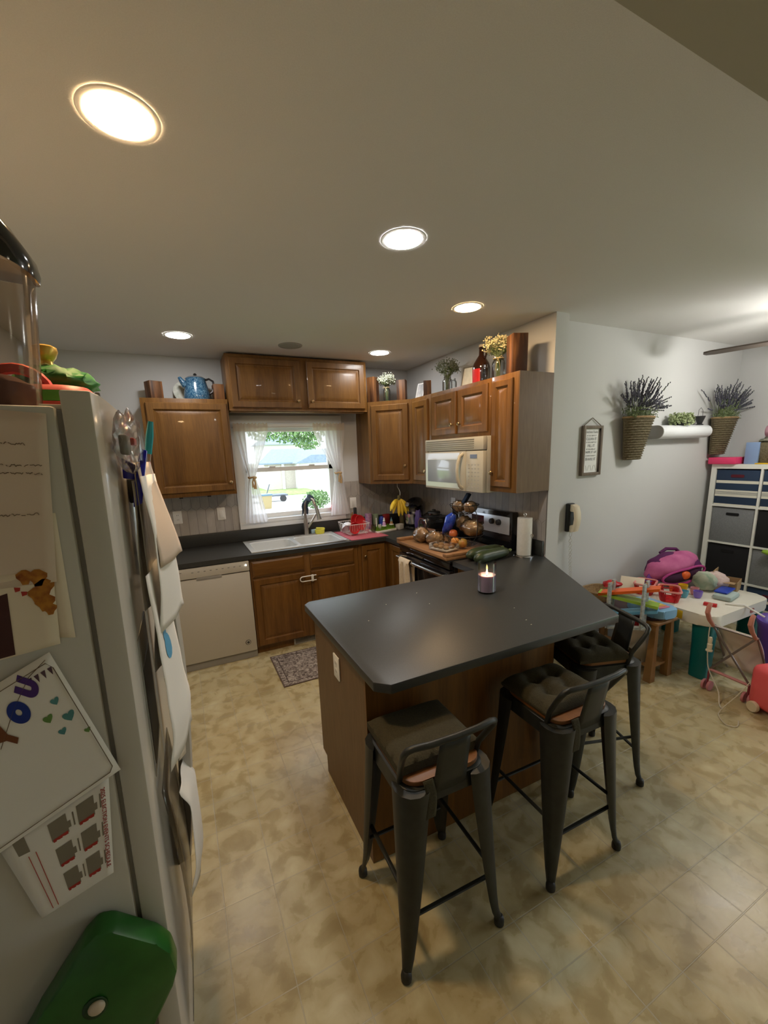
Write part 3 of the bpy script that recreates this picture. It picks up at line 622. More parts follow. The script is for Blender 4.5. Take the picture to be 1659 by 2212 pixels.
def stool(label, loc, rot, tuft):
    t = thing('bar_stool', label, 'stool', loc, rot)
    SZ = .668; hw, hf = .138, .183
    for sx in (-1, 1):
        for sy in (-1, 1):
            rings = []
            for k in range(13):
                f = k / 12; z = SZ - .008 - f * (SZ - .02); q = hw + (hf - hw) * (f ** 1.15) + (.012 * max(0, (f - .86) / .14) ** 2)
                w = .052 * (1 - f) ** .75 + .0135; dpt = w * .42 + .004
                c = Vector((sx * q, sy * q, z)); tn = Vector((-sx, sy, 0)).normalized() * (sx * sy); nn = Vector((sx, sy, 0)).normalized()
                rings.append([c + tn * (w * math.cos(a)) + nn * (dpt * (math.sin(a) if math.sin(a) > 0 else .35 * math.sin(a)) - w * .35 * abs(math.cos(a)) ** 2) for a in [2 * PI * i / 14 for i in range(14)]])
            lg = MB().loft(rings).build('leg', STEEL, t, smooth=50)
            x, y = sx * (hf + .012), sy * (hf + .012)
            MB().lathe([(.013, 0), (.018, .004), (.0185, .02), (.016, .034), (.010, .04)], c=(x - sx * .004, y - sy * .004, 0), seg=12).build('rubber_foot', BLACKM, lg)
    def bar(a, b, z0, nm='stretcher'):
        f = 1 - z0 / SZ; q = hw + (hf - hw) * f ** 1.15 - .006
        MB().tube([(a[0] * q, a[1] * q, z0), (b[0] * q, b[1] * q, z0)], .0085, 8, flat=.7).build(nm, STEEL, t)
    bar((-1, -1), (1, -1), .20); bar((-1, 1), (1, 1), .20); bar((-1, -1), (-1, 1), .26); bar((1, -1), (1, 1), .26)
    # seat pan and skirt
    m = MB(); a = rrect(.308, .308, .05, 5); b = rrect(.318, .318, .05, 5); c = rrect(.285, .285, .04, 5)
    m.loft([[(x, y, SZ - .06) for x, y in b], [(x, y, SZ - .006) for x, y in a], [(x, y, SZ) for x, y in c]]); m.build('seat_frame', STEEL, t, smooth=40)
    MB().prism(rrect(.293, .293, .055, 6), SZ + .0005, SZ + .017, bev=.003).build('wood_seat', SEATW, t)
    cu = cushion('cushion', OLIVE, .308, .262, .056, tuft, t, SZ + .0175)
    for v in cu.data.vertices: v.co.y += .026
    # low back: rail, splat
    Pb = [(-.146, -.09, SZ - .02), (-.152, -.11, .72), (-.164, -.150, .79), (-.167, -.168, .82), (-.161, -.178, .838), (-.142, -.184, .846), (-.09, -.192, .846), (0, -.195, .846)]
    P2 = Pb + [(-x, y, z) for x, y, z in Pb[:-1][::-1]]
    MB().tube(P2, .0105, 10).build('back_rail', STEEL, t, smooth=60)
    m = MB(); m.grid(lambda u, v: ((u - .5) * (.125 - .015 * v), -.157 - .037 * v - .004 * (1 - (2 * u - 1) ** 2), .638 + .206 * v), 6, 5); m.build('splat', STEEL, t, solid=.005)
    m = MB()
    for dx in (-.03, .0): m.grid(lambda u, v, dx=dx: (-.075 + dx * .6 + (u - .5) * .018 + .010 * math.sin(v * 3), -.166 - .010 * v, .700 - .13 * v), 2, 6)
    m.build('cushion_tie', OLIVE, t, solid=.003)
    return t
stool('nearest dark metal stool, flat olive cushion, at the left end of the peninsula', (-1.685, -3.0, 0), -.03, False)
stool('middle dark metal stool with tufted olive cushion, between the other two', (-1.045, -3.01, 0), -.02, True)
stool('farthest dark metal stool, turned sideways under the worktop corner beside the toys', (-.56, -2.80, 0), math.radians(72), True)

# ================================================================ WALL PLATES, RUG, UNDER-CABINET THINGS
def plate(name, label, cat, o, x, y, kind='outlet', m=WHITE):
    t = thing(name, label, cat, o, 0); M = frameM((0, 0, 0), x, y)
    mm = MB(); mm.prism(rrect(.072, .116, .006), 0, .005, M=M, bev=.001); mm.build('plate', m, t)
    if kind == 'outlet':
        mm = MB(); [mm.prism(rrect(.032, .028, .010, 4, 0, s * .020), .005, .0062, M=M) for s in (-1, 1)]; r = mm.build('receptacle', m, t)
        mm = MB(); [mm.box(sx * .006 - .0012, s * .020 - .006, .006, sx * .006 + .0012, s * .020 + .005, .0066, M=M) for s in (-1, 1) for sx in (-1, 1)]; mm.build('slots', BLACKM, r)
    else:
        MB().prism(rrect(.033, .066, .003), .005, .009, M=M, bev=.001).build('rocker', m, t)
    return t
plate('outlet', 'white wall outlet under the square cabinet, left of the light switch', 'outlet', (-2.41, -.0075, 1.20), (1, 0, 0), (0, 0, 1))
plate('light_switch', 'white rocker light switch left of the window casing', 'switch', (-2.04, -.0075, 1.20), (1, 0, 0), (0, 0, 1), 'sw')
plate('light_switch', 'white rocker switch on the tiles right of the window', 'switch', (-.705, -.0075, 1.19), (1, 0, 0), (0, 0, 1), 'sw')
plate('outlet', 'grey wall outlet on the tiles behind the wire fruit basket', 'outlet', (-.0075, -.86, 1.20), (0, -1, 0), (0, 0, 1))
plate('outlet', 'white outlet plate on the brown end of the peninsula', 'outlet', (-1.8135, -2.463, .757), (0, -1, 0), (0, 0, 1))
t = thing('light_bar', 'slim black battery light bar stuck under the square wall cabinet', 'light bar', (-2.245, -.06, 1.372), 0)
MB().box(-.13, -.015, 0, .13, .015, .022, bev=.003).build('housing', mat('bar_silver', (.25, .25, .26), .35, .5), t)
m = MB(); m.box(-.131, -.0155, -.0005, -.10, .0155, .0225).box(.10, -.0155, -.0005, .131, .0155, .0225); m.build('end_cap', BLACKM, t)
MB().box(-.03, -.01, .0222, .03, .01, .0275).build('magnet', BLACKM, t)
rugm = noise_mat('faded_rug', (.075, .055, .050), (.42, .37, .33), 38, .98, 6, bump=.4, pos=(.38, .62), dist=1.5)
t = thing('rug', 'small faded brown and cream rug on the floor in front of the sink', 'rug', (-1.39, -.98, .001), 0)
MB().box(-.44, -.26, 0, .44, .26, .006, bev=.002).build('pile', rugm, t)
m = MB(); m.box(-.445, -.265, 0, -.436, .265, .007).box(.436, -.265, 0, .445, .265, .007).box(-.436, -.265, 0, .436, -.258, .007).box(-.436, .258, 0, .436, .265, .007); m.build('bound_edge', mat('rug_edge', (.12, .085, .07), .95), t)
m = MB(); m.box(-.40, -.222, .0065, .40, -.216, .0072).box(-.40, .216, .0065, .40, .222, .0072).box(-.40, -.222, .0065, -.394, .222, .0072).box(.394, -.222, .0065, .40, .222, .0072); m.build('border_line', mat('rug_border', (.06, .04, .035), .95), t)

# ================================================================ CURTAINS
t = thing('curtain_rod', 'thin white curtain rod across the top of the kitchen window', 'curtain rod', (-1.32, -.045, 1.965), 0)
MB().tube([(-1.865, -.03, 1.978), (-1.86, -.052, 1.978), (-.785, -.052, 1.978), (-.78, -.03, 1.978)], .006, 8).build('rod', TRIM, t, True)
def curtain(x0, x1, xt, flare, label, s):
    # x0..x1 at the rod, gathered at xt, spreading to flare (a, b) at the hem
    t = thing('curtain', label, 'curtain', ((x0 + x1) / 2, -.06, 1.08), 0)
    ztop, zt_, zb_ = 2.012, 1.52, 1.085
    def f(u, v):
        z = ztop + (zb_ - ztop) * v
        if z > 1.95: a, b, k = x0, x1, 0
        elif z > zt_:
            q = (1.95 - z) / (1.95 - zt_); q2 = q ** 1.15; a = x0 + (xt - .028 - x0) * q2; b = x1 + (xt + .028 - x1) * q2; k = q
        else:
            q = (zt_ - z) / (zt_ - zb_); q2 = q ** .75; a = xt - .028 + (flare[0] - xt + .028) * q2; b = xt + .028 + (flare[1] - xt - .028) * q2; k = 1 - q
        amp = .010 + .016 * k
        if abs(z - 1.978) < .03: amp = .006
        y = -.060 + amp * math.sin(u * 38 + s) * .6 + amp * .5 * math.sin(u * 17 + 2 * s + v * 2)
        zz = z + (.006 * math.sin(u * 60) if v < .02 else 0)
        return (a + (b - a) * u, y, zz)
    MB().grid(f, 70, 48).build('sheer_panel', SHEER, t, True, smooth=80)
    def g(u, v):
        p = f(u, .0 + .075 * v); return (p[0], p[1] - .004, p[2] + .001)
    MB().grid(g, 70, 4).build('rod_pocket', SHEERC, t, True, smooth=80)
    m = MB(); m.tube([(xt + .034 * math.cos(a), -.060 + .03 * math.sin(a), zt_ + .004 * math.sin(3 * a)) for a in [2 * PI * i / 20 for i in range(20)]], .008, 8, loop=True)
    m.tube([(xt + .01, -.094, zt_ - .004), (xt + .018, -.10, zt_ - .05), (xt + .012, -.098, zt_ - .105)], [.009, .008, .014], 8).tube([(xt + .012, -.094, zt_ - .004), (xt - .008, -.10, zt_ - .04), (xt - .004, -.098, zt_ - .09)], [.009, .007, .012], 8)
    m.ell((xt + .01, -.094, zt_), .014, 10, 8); m.build('rope_tieback', mat('sisal_rope', (.50, .34, .17), .9), t, True)
curtain(-1.862, -1.552, -1.735, (-1.84, -1.62), 'left white sheer curtain with rope tieback on the kitchen window', 1)
curtain(-1.115, -.785, -.875, (-.985, -.765), 'right white sheer curtain with rope tieback on the kitchen window', 4)

# ================================================================ THINGS ON THE WALL CABINETS
ZC = 2.191
def block(x, y, w, d, h, rz, label):
    m = MB(Matrix.Translation((x, y, ZC)) @ Matrix.Rotation(rz, 4, 'Z')); m.box(-w / 2, -d / 2, 0, w / 2, d / 2, h, bev=.002)
    return tag(m.build('wood_block', CHAR), label, 'wood block', 'charred wood posts on the wall cabinets')
block(-2.455, -.15, .10, .10, .145, .45, 'reddish-brown wood block at the left end on the square cabinet')
block(-1.965, -.16, .085, .10, .135, .05, 'reddish wood block between the blue coffee pot and the tall window cabinet')
block(-.545, -.275, .085, .085, .235, .5, 'charred wood post left of the white flower jar on the corner cabinet')
block(-.29, -.40, .085, .085, .20, -.75, 'charred wood post right of the white flower jar on the corner cabinet')
block(-.20, -.72, .07, .07, .145, -.6, 'small charred wood post between the two picture frames')
block(-.20, -1.845, .105, .105, .255, -.35, 'tallest charred wood post at the right end of the cabinet run')
t = thing('coffee_pot', 'blue speckled enamel coffee pot on the square wall cabinet', 'pot', (-2.135, -.17, ZC), 0)
EN = noise_mat('blue_enamel', (.006, .06, .14), (.18, .32, .42), 40, .2, 5, pos=(.42, .75), dist=2.5, coat=.5)
MB().lathe([(.105, 0), (.108, .01), (.102, .06), (.088, .12), (.078, .165), (.082, .175), (.078, .178)], seg=28).build('body', EN, t)
MB().tube([(-.08, -.01, .115), (-.105, -.012, .15), (-.125, -.014, .182)], [.03, .022, .012], 10).build('spout', EN, t)
ld = MB().lathe([(.078, .178), (.06, .19), (.02, .198)], seg=24).build('lid', mat('enamel_grey', (.16, .17, .18), .3), t)
MB().lathe([(.006, .196), (.015, .208), (.008, .218), (.001, .220)], seg=12).build('lid_knob', BLACKM, ld)
MB().tube([(.07, 0, .165), (.105, 0, .178), (.135, 0, .16), (.14, 0, .12), (.125, 0, .075), (.10, 0, .055)], .009, 8).build('handle', mat('dark_iron', (.05, .045, .045), .4, .6), t)
m = MB(Matrix.Translation((-2.23, -.06, ZC)) @ Matrix.Rotation(-.12, 4, 'X')); m.lathe([(.0, 0), (.075, .004), (.085, .010), (.0, .012)], M=Matrix.Translation((0, 0, .086)) @ Matrix.Rotation(PI / 2, 4, 'X'), seg=28)
tag(m.build('decor_plate', noise_mat('mottled_plate', (.32, .34, .26), (.55, .56, .48), 30, .4)), 'mottled grey plate leaning behind the blue coffee pot', 'plate')
def jar_mb(r, h, neck=.7):
    return MB().lathe([(r * .9, .0), (r, .008), (r, h * .68), (r * .92, h * .78), (r * neck, h * .86), (r * neck, h), (r * neck - .003, h), (r * neck - .003, h * .87), (r * .88, h * .77), (r - .004, h * .66), (r - .004, .012), (.001, .009)], seg=20, cap=False)
def bouquet(x, y, r, h, fh, fr, n, fm, label, seed, twine=True):
    random.seed(seed); t = thing('flower_jar', label, 'vase', (x, y, ZC), 0, 'jars of dried flowers on the wall cabinets')
    jar_mb(r, h).build('jar', GLASS, t)
    st = MB(); fl = MB(); lf = MB()
    for i in range(n):
        a = random.random() * 2 * PI; q = math.sqrt(random.random()) * fr; zz = h + fh * (.35 + .65 * random.random() * (1 - .45 * (q / fr) ** 2)); e = Vector((q * math.cos(a), q * math.sin(a), zz))
        st.tube([(random.uniform(-.3, .3) * r, random.uniform(-.3, .3) * r, .012), (e.x * .22, e.y * .22, h), e], .0011, 4)
        for k in range(7):
            p = e + Vector((random.gauss(0, .013), random.gauss(0, .013), random.gauss(0, .012)))
            fl.ell(p, .0042 + .002 * random.random(), 5, 4)
            if k % 2: st.tube([e - Vector((0, 0, .03)), p], .0008, 3)
        if i % 2:
            p = Vector((e.x * .6, e.y * .6, h + (zz - h) * .5)); lf.ell(p, (.003, .009, .012), 5, 4, M=Matrix.Translation(p) @ Euler((random.random() * 3, random.random() * 3, 0)).to_matrix().to_4x4() @ Matrix.Translation(-p))
    st.build('stems', LEAF, t)['kind'] = 'stuff'; fl.build('blossoms', fm, t)['kind'] = 'stuff'; lf.build('leaves', LEAF, t)['kind'] = 'stuff'
    if twine:
        m = MB().tube(arc((0, 0, h * .90), r * .72 + .002, 0, 2 * PI - .2, 16, 'xy'), .0035, 6)
        d = Vector((-.75, -.66, 0)); s = Vector((.66, -.75, 0)); c = d * (r * .75) + Vector((0, 0, h * .9))
        for sg in (-1, 1):
            m.tube([c, c + s * sg * .025 + Vector((0, 0, .012)) + d * .006, c + s * sg * .035 - Vector((0, 0, .004)) + d * .006, c], .002, 5)
            m.tube([c, c + s * sg * .012 - Vector((0, 0, .04)) + d * .004, c + s * (sg * .016) - Vector((0, 0, .085))], .002, 5)
        m.build('twine_bow', mat('jute', (.50, .40, .22), .9), t)
    return t
WB = mat('white_blossom', (.72, .76, .62), .8); CB = mat('cream_blossom', (.78, .70, .42), .8); DB = mat('faded_blossom', (.22, .25, .20), .8)
bouquet(-.42, -.33, .036, .15, .11, .085, 80, WB, 'glass jar of white baby breath flowers with a twine bow, on the corner cabinet', 1)
bouquet(-.16, -.98, .045, .14, .14, .095, 60, DB, 'glass jar of grey-green flowers behind the microwave cabinet, between post and frame', 2, False)
bouquet(-.19, -1.655, .047, .16, .14, .10, 80, CB, 'glass jar of yellow-cream flowers with twine, beside the tallest post', 3)
def frame(x, y, w, h, rz, label, fm, pic, tilt=.28):
    t = thing('picture_frame', label, 'picture frame', (x, y, ZC), (-tilt, 0, rz), None); b = .008
    m = MB(); m.box(-w / 2, 0, 0, w / 2, .012, b).box(-w / 2, 0, h - b, w / 2, .012, h).box(-w / 2, 0, b, -w / 2 + b, .012, h - b).box(w / 2 - b, 0, b, w / 2, .012, h - b); m.build('frame', fm, t)
    MB().box(-w / 2 + b * .8, .004, b * .8, w / 2 - b * .8, .009, h - b * .8).build('picture', pic, t)
frame(-.23, -.615, .10, .15, -1.35, 'small white picture frame leaning left of the small post', WHITE, noise_mat('photo_grey', (.20, .21, .22), (.55, .55, .55), 14, .3))
frame(-.22, -1.33, .125, .165, -1.25, 'silver picture frame leaning left of the brown growler', NICKEL, noise_mat('photo_pale', (.55, .58, .56), (.70, .72, .70), 20, .25))
t = thing('growler', 'dark brown glass growler jug with white cap and red label', 'bottle', (-.165, -1.435, ZC), 0)
MB().lathe([(.062, 0), (.067, .008), (.067, .125), (.060, .155), (.035, .195), (.020, .215), (.018, .262), (.021, .264), (.021, .272), (.015, .274)], seg=26).build('jug', AMBER, t)
MB().lathe([(.019, .274), (.020, .276), (.020, .290), (.015, .292)], seg=18).build('cap', CREAMP, t)
MB().tube([(0, -.017, .255), (0, -.035, .262), (0, -.052, .245), (0, -.055, .215), (0, -.045, .19), (0, -.038, .185)], .0065, 8).build('handle', AMBER, t)
m = MB(); m.grid(lambda u, v: (.0683 * math.cos(PI + .1 + (u - .5) * 1.3), .0683 * math.sin(PI + .1 + (u - .5) * 1.3), .012 + .10 * v), 10, 2); m.build('label', RED, t)

def placed(mb, x, y, z, rz=0):
    mb.bm.transform(Matrix.Translation((x, y, z)) @ Matrix.Rotation(rz, 4, 'Z')); return mb
tag(placed(jar_mb(.034, .125, .62), -.215, -1.54, ZC).build('glass_bottle', GLASS), 'small clear glass bottle between the growler and the yellow flowers', 'bottle')
tag(placed(jar_mb(.036, .10, .7), -.20, -1.11, ZC).build('glass_bottle', GLASS), 'low clear glass jar right of the grey-green flowers', 'bottle')

# ================================================================ THINGS ON THE BACK WORKTOP
ZT = .9145
# sponge holder and sponges
t = thing('sponge_holder', 'yellow sponge holder with a yellow sponge, on the sink ledge beside the faucet', 'sponge holder', (-1.135, -.135, .9235), .1)
SPY = noise_mat('yellow_foam', (.65, .60, .06), (.80, .75, .12), 200, .9)
MB().lathe([(.038, 0), (.043, .01), (.044, .045), (.038, .046), (.036, .012), (.001, .011)], sx=1.15, sy=.75, seg=22).build('cup', SPY, t)
MB().box(-.042, -.018, .040, .045, .018, .062, M=Matrix.Rotation(.12, 4, 'Y'), bev=.005).build('sponge', SPY, t)
tag(placed(MB().box(-.032, -.010, 0, .032, .010, .045, bev=.004), -1.185, -.10, .9236, .2).build('sponge', mat('pale_blue_sponge', (.42, .60, .75), .9)), 'pale blue sponge standing behind the faucet', 'sponge')
# rack, mat, dishes
tag(MB().box(-.985, -.62, ZT, -.60, -.13, ZT + .006, bev=.003).build('drying_mat', noise_mat('dusty_rose_mat', (.42, .09, .12), (.52, .14, .17), 150, .9)), 'dusty rose drying mat on the worktop right of the sink', 'mat')
t = thing('dish_rack', 'white wire dish rack on the rose mat', 'dish rack', (-.83, -.33, ZT + .007), 0)
m = MB(); X0, X1, Y0, Y1 = -1.02, -.71, -.45, -.16; zr = ZT + .115; z0 = ZT + .02
def ring(m, x0, x1, y0, y1, z, r=.0028): m.tube([(x, y, z) for x, y in rrect(x1 - x0, y1 - y0, .03, 4, (x0 + x1) / 2, (y0 + y1) / 2)], r, 6, loop=True)
ring(m, X0 + .07, X1, Y0, Y1, zr); ring(m, X0 + .09, X1 - .02, Y0 + .02, Y1 - .02, z0, .002)
for i in range(11):
    x = X0 + .10 + i * .019; m.tube([(x, Y0, zr), (x, Y0 + .02, z0), (x, Y1 - .02, z0), (x, Y1, zr)], .0016, 5)
for i in range(9):
    y = Y0 + .03 + i * .029; m.tube([(X0 + .07, y, zr), (X0 + .09, y, z0), (X1 - .02, y, z0), (X1, y, zr)], .0016, 5)
for x in (X0 + .11, X1 - .04):
    for y in (Y0 + .03, Y1 - .03): m.tube([(x, y, z0), (x, y, ZT + .0075)], .004, 6)
m.build('wire_basket', WHITE, t, True)
def dish(x, y, z, r, m_, label, rot, nm='plate', d=.02):
    mb = MB(); mb.lathe([(.001, 0), (r * .6, 0), (r * .95, d), (r, d + .003), (r * .96, d + .005), (r * .6, .005), (.001, .005)], seg=28, cap=False)
    mb.bm.transform(Matrix.Translation((x, y, z)) @ Euler(rot).to_matrix().to_4x4()); return tag(mb.build(nm, m_), label, nm)
dish(-.80, -.26, ZT + .105, .085, RED, 'larger red plate standing at the back of the dish rack', (1.35, 0, .5))
dish(-.765, -.29, ZT + .10, .08, RED, 'red plate leaning in front of the larger red plate', (1.3, 0, .45))
dish(-.88, -.41, ZT + .078, .058, RED, 'small red bowl tipped on edge at the front of the rack', (1.45, 0, .1), 'bowl', .035)
dish(-.905, -.30, ZT + .10, .07, mat('milky_plastic', (.80, .80, .84), .3), 'milky white plastic bowl upturned in the dish rack', (2.4, .3, .3), 'bowl', .05)
tag(placed(MB().lathe([(.022, 0), (.028, .07), (.026, .07), (.021, .003)], seg=18), -.665, -.42, ZT + .02).build('cup', CLEARP), 'clear plastic cup lying behind the grass drying rack edge', 'cup')
# grass rack with figurines
t = thing('grass_drying_rack', 'white tray with green plastic grass blades', 'drying rack', (-.53, -.36, ZT), .25)
MB().prism(rrect(.27, .15, .02), 0, .022, bev=.004).build('tray', WHITE, t)
random.seed(5); m = MB(); m.prism(rrect(.25, .13, .015), .022, .03)
for i in range(420):
    x, y = random.uniform(-.12, .12), random.uniform(-.06, .06); m.tube([(x, y, .028), (x + random.gauss(0, .003), y + random.gauss(0, .003), .06)], [.002, .0006], 3, cap=False)
m.build('grass', mat('bright_green_plastic', (.16, .30, .03), .5), t)['kind'] = 'stuff'
def fig(x, y, body, label, gn):
    t = thing('figurine', label, 'figurine', (x, y, ZT + .055), 0)
    MB().lathe([(.022, 0), (.024, .006), (.020, .012)], seg=14).build('base', WHITE, t)
    if not gn:
        MB().lathe([(.020, .010), (.016, .035), (.009, .05)], seg=14).build('dress', body, t)
        h = MB().ell((0, 0, .058), .012, 12, 8).build('head', WHITE, t)
        MB().ell((-.005, 0, .078), (.004, .003, .013), 8, 6).ell((.006, 0, .077), (.004, .003, .013), 8, 6).build('ears', WHITE, h)
    else:
        MB().lathe([(.017, .010), (.015, .03), (.008, .042)], seg=14).build('body', mat('tan_cloth', (.42, .25, .12), .8), t)
        MB().lathe([(.014, .040), (.006, .062), (.001, .082)], seg=12).build('hat', body, t)
    return t
fig(-.535, -.40, mat('lilac', (.55, .32, .55), .5), 'white bunny-eared figurine in a lilac dress on the grass rack', False)
fig(-.43, -.36, mat('hat_blue', (.16, .30, .36), .6), 'small gnome figurine with a blue pointed hat on the grass rack', True)
m = MB(); m.tube([(0, 0, 0), (0, 0, .115)], .005, 6); placed(m, -.605, -.365, ZT + .03)
tag(m.build('white_stick', WHITE), 'tall white plastic stem standing in the grass rack', 'stem')
m = MB()
for dx in (-.016, -.005, .006, .017): m.box(dx - .003, -.002, 0, dx + .003, .002, .055)
m.box(-.02, -.002, .018, .02, .002, .024).box(-.02, -.002, .038, .02, .002, .044); placed(m, -.59, -.41, ZT + .03, .3)
tag(m.build('toy_fence', WHITE), 'tiny white picket fence in the grass rack', 'toy')
# bottles and tumblers in the corner
tag(placed(MB().lathe([(.030, 0), (.034, .005), (.038, .16), (.036, .165), (.02, .168)], seg=20), -.60, -.16, ZT).build('tumbler', noise_mat('lilac_print', (.22, .10, .30), (.50, .30, .42), 30, .4)), 'tall lilac patterned tumbler behind the grass rack', 'tumbler')
tag(placed(MB().lathe([(.026, 0), (.034, .12), (.036, .15), (.033, .15), (.024, .006)], seg=20), -.515, -.15, ZT).build('tumbler', mat('sage_plastic', (.26, .34, .24), .4)), 'sage green cup right of the lilac tumbler', 'tumbler')
tag(placed(MB().lathe([(.030, 0), (.030, .10), (.022, .12), (.012, .125)], seg=18), -.45, -.17, ZT).build('bottle', BLUE), 'dark blue bottle behind the bananas', 'bottle')
tag(placed(MB().box(-.035, -.02, 0, .035, .02, .145, bev=.004), -.40, -.18, ZT, .2).build('red_box', col('dark_red_card', (.25, .02, .02), .5)), 'dark red box in the corner behind the bananas', 'box')
tag(placed(MB().lathe([(.035, 0), (.038, .004), (.036, .035), (.03, .04)], seg=20), -.69, -.14, ZT + .05).build('lid_tub', mat('mint', (.45, .60, .50), .5)), 'pale mint tub behind the dish rack', 'tub')
tag(placed(MB().box(-.035, -.03, 0, .035, .03, .055, bev=.004), -.335, -.36, ZT, .4).build('small_carton', mat('card_white', (.55, .55, .52), .6)), 'small pale box right of the grass rack', 'box')
t = thing('knife_block', 'black knife handle and wood utensils standing right of the curtain', 'knife block', (-.735, -.085, ZT), 0)
MB().box(-.05, -.035, 0, .05, .035, .12, M=Matrix.Rotation(.0, 4, 'X'), bev=.005).build('block', mat('dark_wood', (.09, .045, .02), .5), t)
MB().box(.0, -.02, .121, .030, .010, .235, bev=.006).build('knife_handle', BLACKM, t)
for dx in (-.032, -.018): MB().box(dx - .005, -.012, .121, dx + .005, 0, .205 + dx, bev=.002).build('wooden_spoon', PINE, t)
t = thing('twig_bunch', 'thin pale twigs standing in the corner behind the cups', 'twigs', (-.50, -.05, ZT), 0); random.seed(4)
m = MB(); [m.tube([(random.uniform(-.01, .01), 0, 0), (random.uniform(-.03, .03), random.uniform(-.02, .02), .20), (random.uniform(-.05, .05), random.uniform(-.02, .02), .27 + random.random() * .03)], [.0025, .0018, .001], 5) for _ in range(6)]
m.build('twigs', mat('twig_grey', (.32, .27, .22), .8), t)
# bananas on a hook under the cabinet
t = thing('banana_hook', 'thin white metal hook under the corner cabinet holding the bananas', 'hook', (-.37, -.40, 1.30), 0)
MB().tube([(-.37, -.40, 1.40), (-.37, -.40, 1.36), (-.355, -.405, 1.335), (-.345, -.41, 1.30), (-.35, -.41, 1.262), (-.365, -.41, 1.255), (-.375, -.41, 1.265)], .0035, 8).build('wire', WHITE, t, True)
BAN = noise_mat('banana_skin', (.72, .48, .03), (.82, .62, .06), 25, .5); BANT = mat('banana_tip', (.10, .07, .03), .8)
t = thing('bananas', 'bunch of yellow bananas hanging under the corner cabinet', 'bananas', (-.362, -.41, 1.24), 0)
MB().tube([(-.362, -.41, 1.275), (-.362, -.41, 1.245), (-.365, -.405, 1.225)], [.012, .016, .02], 8).build('stem', mat('banana_stem', (.12, .10, .03), .7), t, True)
for i, (az, sp, L) in enumerate(((205, .95, .16), (215, 1.15, .165), (200, .62, .16), (240, .35, .175), (280, .28, .17), (320, .45, .165), (340, .62, .155))):
    a = math.radians(az); d = Vector((math.cos(a), math.sin(a), 0)); o = Vector((-.362, -.408, 1.235)); P = []
    for k in range(11):
        f = k / 10; ang = sp * (1.15 - .75 * f); out = L * sum(math.sin(sp * (1.25 - .95 * j / 10)) for j in range(k)) / 10; dn = L * sum(math.cos(sp * (1.25 - .95 * j / 10)) for j in range(k)) / 10
        P.append(o + d * (.006 + out) + Vector((0, 0, -dn)) + Vector((.006 * (i - 3), 0, 0)))
    m = MB(); m.tube(P, [.005, .009, .015, .018, .0195, .020, .0195, .0185, .016, .010, .005], 6); b = m.build('banana', BAN, t, True, smooth=50)
    MB().ell(P[-1], .006, 6, 5).build('tip', BANT, b, True)
# pasta jar, mixer, bags, toaster
t = thing('pasta_jar', 'tall clear jar of spaghetti in the corner beside the mixer', 'jar', (-.235, -.235, ZT), 0); random.seed(8)
MB().lathe([(.045, 0), (.047, .005), (.047, .265), (.043, .265), (.043, .008), (.001, .006)], seg=22, cap=False).build('glass', GLASS, t)
m = MB(); [m.tube([(random.uniform(-.026, .026), random.uniform(-.026, .026), .009), (random.uniform(-.034, .034), random.uniform(-.034, .034), .24 + random.random() * .05)], .0012, 3) for _ in range(110)]; q = m.build('spaghetti', mat('pasta', (.66, .58, .36), .6), t); q['kind'] = 'stuff'
t = thing('stand_mixer', 'black stand mixer with a steel bowl in the dark corner', 'mixer', (-.165, -.40, ZT), math.radians(-60))
MB().prism(rrect(.16, .26, .07), 0, .03, bev=.008).build('base', BLACK, t)
MB().tube([(0, .09, .03), (0, .09, .14), (0, .075, .22)], [.05, .04, .045], 14).build('column', BLACK, t)
MB().ell((0, -.01, .27), (.058, .15, .058), 20, 12).build('motor_head', BLACK, t)
MB().lathe([(.045, .04), (.075, .06), (.09, .12), (.093, .165), (.090, .165), (.085, .12), (.001, .045)], c=(0, -.055, 0), seg=24, cap=False).build('bowl', CHROME, t)
MB().lathe([(.022, 0), (.022, .01)], M=frameM((0, -.158, .27), (1, 0, 0), (0, 0, 1)), seg=16).build('hub_cap', CHROME, t)

m = MB(); m.ell((-.12, -.585, ZT + .096), (.065, .07, .085), 24, 16, wob=.10); tag(m.build('plastic_bag', CLEARP, smooth=60), 'crumpled clear bag standing in the corner beside the mixer', 'bag')
m = MB(); m.ell((-.20, -.51, ZT + .105), (.04, .05, .10), 20, 14, wob=.14); tag(m.build('purple_bag', col('purple_film', (.12, .08, .30), .3), smooth=60), 'small purple crumpled bag in front of the mixer', 'bag')
t = thing('food_processor', 'dark jug blender with clear top between mixer and toaster', 'blender', (-.13, -.70, ZT), 0)
MB().lathe([(.075, 0), (.07, .01), (.058, .08), (.05, .09)], seg=24).build('base', BLACK, t)
MB().lathe([(.05, .091), (.065, .19), (.06, .19), (.046, .095)], seg=24, cap=False).build('jug', CLEARP, t)
MB().lathe([(.066, .191), (.06, .205), (.02, .21), (.018, .225)], seg=24).build('lid', BLACKM, t)
t = thing('toaster', 'black two-slot toaster left of the stove', 'toaster', (-.20, -.84, ZT), 0)
MB().box(-.15, -.085, .008, .13, .085, .185, bev=.035, seg=4).build('body', BLACK, t)
m = MB(); m.tube([(-.152, -.06, .03), (-.152, -.07, .13), (-.148, -.045, .168), (-.146, 0, .172), (-.148, .045, .168), (-.152, .07, .13), (-.152, .06, .03)], .004, 6); m.build('chrome_trim', CHROME, t)
m = MB(); m.box(-.10, -.045, .1845, .09, -.02, .1865).box(-.10, .02, .1845, .09, .045, .1865); m.build('slots', mat('slot_dark', (.005, .005, .005), .8), t)
MB().box(-.165, -.012, .085, -.151, .012, .10, bev=.003).build('lever', BLACKM, t)
